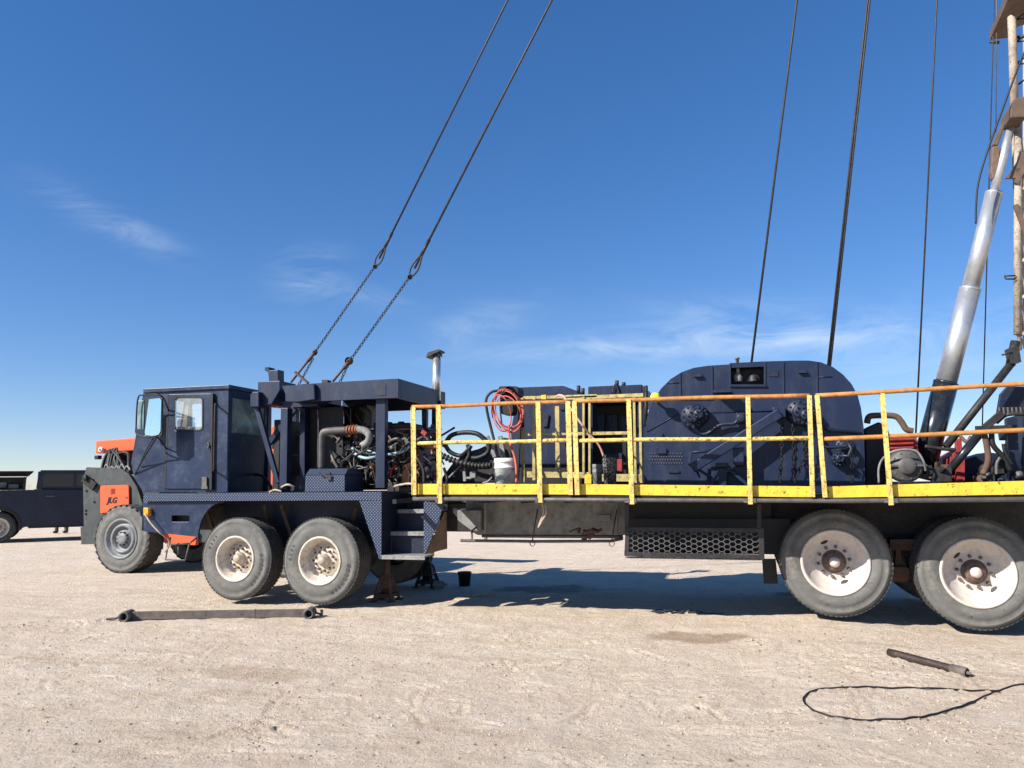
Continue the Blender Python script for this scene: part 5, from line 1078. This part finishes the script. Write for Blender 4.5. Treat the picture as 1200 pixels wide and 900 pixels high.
s = MB(); s.bb((-1.3, -.006, 1.0), (-1.18, .0, 1.36)); pp_('tail_lamp', s, 'red', .004)
s = MB(); s.bb((1.1, 1.86, 1.68), (1.35, 1.875, 1.76)); s.bb((1.4, 1.86, 1.68), (1.6, 1.875, 1.76)); pp_('window_reflection', s, 'frame')  # pale slabs inside the far window stand in for reflections on the glass
for cx in (0, WBp):
    wheel(pk, cx, .42, .0, .42, .26, .27, 'deep', 'tread', seg=36); wheel(pk, cx, .42, 2.0, .42, .26, .27, 'deep', 'tread', sgn=-1, seg=28)
s = MB(); s.bb((-1.0, .5, .5), (4.6, 1.5, .65)); s.bb((-1.45, .1, .55), (-1.3, 1.9, .75)); pp_('underbody', s, 'black', .01)
pk.rotation_euler = (0, 0, R(hd)); pk.scale = (1.09, 1.09, 1.09)
# person behind the pickup
pc = Q(71.5, 625.5, -.05)
bm_pts = {'pel': (0, 0, .98), 'sp': (0, .01, 1.2), 'ch': (0, 0, 1.38), 'nk': (0, 0, 1.53), 'hd': (0, 0, 1.66), 'tp': (0, 0, 1.76),
 'hl': (-.10, 0, .93), 'kl': (-.13, -.02, .52), 'al': (-.15, .02, .10), 'fl': (-.17, -.13, .04), 'hr': (.10, 0, .93), 'kr': (.14, -.04, .52), 'ar': (.15, .0, .10), 'fr': (.20, -.14, .04),
 'sl': (-.2, 0, 1.42), 'el': (-.27, .02, 1.15), 'wl': (-.22, -.16, .98), 'sr': (.2, 0, 1.42), 'er': (.27, .02, 1.15), 'wr': (.22, -.16, .98), 'gl': (-.2, -.23, .93), 'gr': (.2, -.23, .93)}
rad_ = dict(pel=.15, sp=.135, ch=.16, nk=.06, hd=.098, tp=.06, hl=.10, kl=.065, al=.05, fl=.04, hr=.10, kr=.065, ar=.05, fr=.04, sl=.07, el=.05, wl=.032, sr=.07, er=.05, wr=.032, gl=.035, gr=.035)
ks = list(bm_pts); ed = [('pel', 'sp'), ('sp', 'ch'), ('ch', 'nk'), ('nk', 'hd'), ('hd', 'tp'), ('pel', 'hl'), ('hl', 'kl'), ('kl', 'al'), ('al', 'fl'), ('pel', 'hr'), ('hr', 'kr'), ('kr', 'ar'), ('ar', 'fr'), ('ch', 'sl'), ('sl', 'el'), ('el', 'wl'), ('wl', 'gl'), ('ch', 'sr'), ('sr', 'er'), ('er', 'wr'), ('wr', 'gr')]
me = bpy.data.meshes.new('person'); me.from_pydata([bm_pts[k] for k in ks], [(ks.index(a), ks.index(b)) for a, b in ed], [])
po = bpy.data.objects.new('person', me); COL.objects.link(po); me.materials.append(M['cloth'])
sm = po.modifiers.new('skin', 'SKIN'); 
for i, k in enumerate(ks): me.skin_vertices[0].data[i].radius = (rad_[k],)*2
me.skin_vertices[0].data[0].use_root = True; po.modifiers.new('sub', 'SUBSURF').levels = 2; po.modifiers['sub'].render_levels = 2
po.location = (pc.x, pc.y, -.03); po.rotation_euler = (0, 0, R(25)); ORI[po] = Vector((0, 0, 0))
tag(po, 'person in olive work clothes and brown boots standing behind the dark pickup', 'person')
s = MB()
for x, y in ((-.16, -.05), (.17, -.06)): s.lathe([(.045, -.13), (.055, -.05), (.05, .05), (.045, .13), (0, .15)], (x, y, .055), (0, -1, .0), 12); s.lathe([(.06, .05), (.062, .2), (.055, .21)], (x, .01, 0), (0, 0, 1), 12)
build('boots', s, M['boot'], po)
s = MB(); s.lathe([(.105, 1.60), (.112, 1.68), (.09, 1.76), (.03, 1.79), (0, 1.79)], (0, 0.01, 0), (0, 0, 1), 16); build('cap', s, M['black'], po)
# scrub bush on the horizon at far left
bq = Q(3, 601, -.05)
root = thing('scrub_bush', (bq.x, bq.y, -.1), 'low dry scrub bush on the horizon beyond the pickup bed', 'bush')
s = MB(); bt = MB(); c = Vector((bq.x, bq.y, -.1))
for k in range(26):
    an = rnd(0, 6.28); d = Vector((math.cos(an)*rnd(.2, 1), math.sin(an)*rnd(.2, 1), rnd(.8, 1.5))); e_ = c+Vector((d.x*1.6, d.y*1.6, d.z*1.25)); bt.tube([c, c+d*.6, e_], [.03, .02, .006], 5)
    for j in range(110):
        p = e_+Vector((random.gauss(0, .38), random.gauss(0, .38), random.gauss(0, .28))); sz = rnd(.03, .06); q = Vector((rnd(-1, 1), rnd(-1, 1), rnd(-1, 1))).normalized(); w_ = q.cross(Vector((0, 0, 1))).normalized()
        s.add([p-q*sz, p+w_*sz*.4, p+q*sz, p-w_*sz*.4], [(0, 1, 2, 3)])
build('foliage', s, M['leaf'], root); build('branch', bt, M['rust'], root)

# ================================================================== SKY, SUN
sd = Vector((1.0, 1.05, -1)).normalized()       # light travel direction
el = math.asin(-sd.z); src = -sd; az = math.atan2(src.x, src.y)   # azimuth clockwise from +Y
w = bpy.data.worlds.new('World'); S.world = w; w.use_nodes = True; nt = w.node_tree
bg = nt.nodes['Background']; sky = N(nt, 'ShaderNodeTexSky'); sky.sky_type = 'NISHITA'; sky.sun_disc = False
sky.sun_elevation = el; sky.sun_rotation = az; sky.altitude = 900; sky.air_density = 1.0; sky.dust_density = .05; sky.ozone_density = 2.0
tc = N(nt, 'ShaderNodeTexCoord'); gen = tc.outputs['Generated']
def patch(u, v, wu, wv, tilt=0.):
    """soft window of directions around a sight line: returns weight"""
    c = ray(u, v).normalized(); a = Vector((c.y, -c.x, 0)).normalized(); b_ = a.cross(c).normalized()
    ct, st_ = math.cos(tilt), math.sin(tilt); A = a*ct+b_*st_; B = b_*ct-a*st_
    outs = []
    for vec, wd in ((A, wu/F), (B, wv/F)):
        d = N(nt, 'ShaderNodeVectorMath', operation='DOT_PRODUCT'); nt.links.new(gen, d.inputs[0]); d.inputs[1].default_value = vec
        m_ = N(nt, 'ShaderNodeMath', operation='DIVIDE'); nt.links.new(d.outputs['Value'], m_.inputs[0]); m_.inputs[1].default_value = wd
        p_ = N(nt, 'ShaderNodeMath', operation='POWER'); nt.links.new(m_.outputs[0], p_.inputs[0]); p_.inputs[1].default_value = 2
        # POWER of negatives with exponent 2 is fine
        outs.append(p_.outputs[0])
    ad = N(nt, 'ShaderNodeMath', operation='ADD'); nt.links.new(outs[0], ad.inputs[0]); nt.links.new(outs[1], ad.inputs[1])
    ng = N(nt, 'ShaderNodeMath', operation='MULTIPLY'); nt.links.new(ad.outputs[0], ng.inputs[0]); ng.inputs[1].default_value = -1
    ex = N(nt, 'ShaderNodeMath', operation='EXPONENT'); nt.links.new(ng.outputs[0], ex.inputs[0]); return ex.outputs[0]
def addm(a, b_): n = N(nt, 'ShaderNodeMath', operation='ADD'); nt.links.new(a, n.inputs[0]); nt.links.new(b_, n.inputs[1]); return n.outputs[0]
def mulm(a, b_):
    n = N(nt, 'ShaderNodeMath', operation='MULTIPLY'); nt.links.new(a, n.inputs[0])
    if hasattr(b_, 'links'): nt.links.new(b_, n.inputs[1])
    else: n.inputs[1].default_value = b_
    return n.outputs[0]
pats = [(780, 405, 190, 15, .0, .9), (900, 378, 130, 22, -.12, .7), (125, 258, 60, 14, -.35, .75), (362, 318, 36, 28, .5, .5), (560, 380, 60, 22, .3, .5), (1090, 392, 120, 28, .0, .45), (420, 345, 60, 12, -.2, .35), (1000, 430, 330, 20, 0, .35)]
tot = None
for (u, v, a, b_, t, k) in pats:
    q = mulm(patch(u, v, a, b_, t), k); tot = q if tot is None else addm(tot, q)
mp = N(nt, 'ShaderNodeMapping'); mp.inputs['Rotation'].default_value = (0, 0, -YAW); mp.inputs['Scale'].default_value = (4, 4, 15); nt.links.new(gen, mp.inputs['Vector'])
cn = N(nt, 'ShaderNodeTexNoise'); cn.inputs['Scale'].default_value = 1.7; cn.inputs['Detail'].default_value = 9; cn.inputs['Roughness'].default_value = .62; cn.inputs['Distortion'].default_value = 1.2; nt.links.new(mp.outputs[0], cn.inputs['Vector'])
cr = ramp(nt, cn.outputs['Fac'], .38, .72); msk = mulm(mulm(tot, cr), .5)
tv = N(nt, 'ShaderNodeVectorMath', operation='MULTIPLY'); nt.links.new(sky.outputs[0], tv.inputs[0]); tv.inputs[1].default_value = (.93, .97, 1.2)
gm = N(nt, 'ShaderNodeGamma'); gm.inputs['Gamma'].default_value = .78; nt.links.new(tv.outputs[0], gm.inputs['Color'])
hs = N(nt, 'ShaderNodeHueSaturation'); hs.inputs['Saturation'].default_value = 1.33; hs.inputs['Hue'].default_value = .5; nt.links.new(gm.outputs[0], hs.inputs['Color'])
cmx = mix(nt, msk, hs.outputs[0], (5.0, 5.6, 6.2)); nt.links.new(cmx, bg.inputs['Color']); bg.inputs['Strength'].default_value = .107
sl = bpy.data.lights.new('sun', 'SUN'); sl.energy = 5.0; sl.angle = R(.53); sl.color = (1, .95, .87); so = bpy.data.objects.new('sun', sl); COL.objects.link(so)
so.rotation_euler = sd.to_track_quat('-Z', 'Y').to_euler(); so.location = (-20, -10, 20)
vs_ = S.view_settings; vs_.view_transform = 'Standard'; vs_.look = 'None'; vs_.gamma = 1; vs_.use_curve_mapping = False; vs_.exposure = .75
S.render.engine = 'CYCLES'
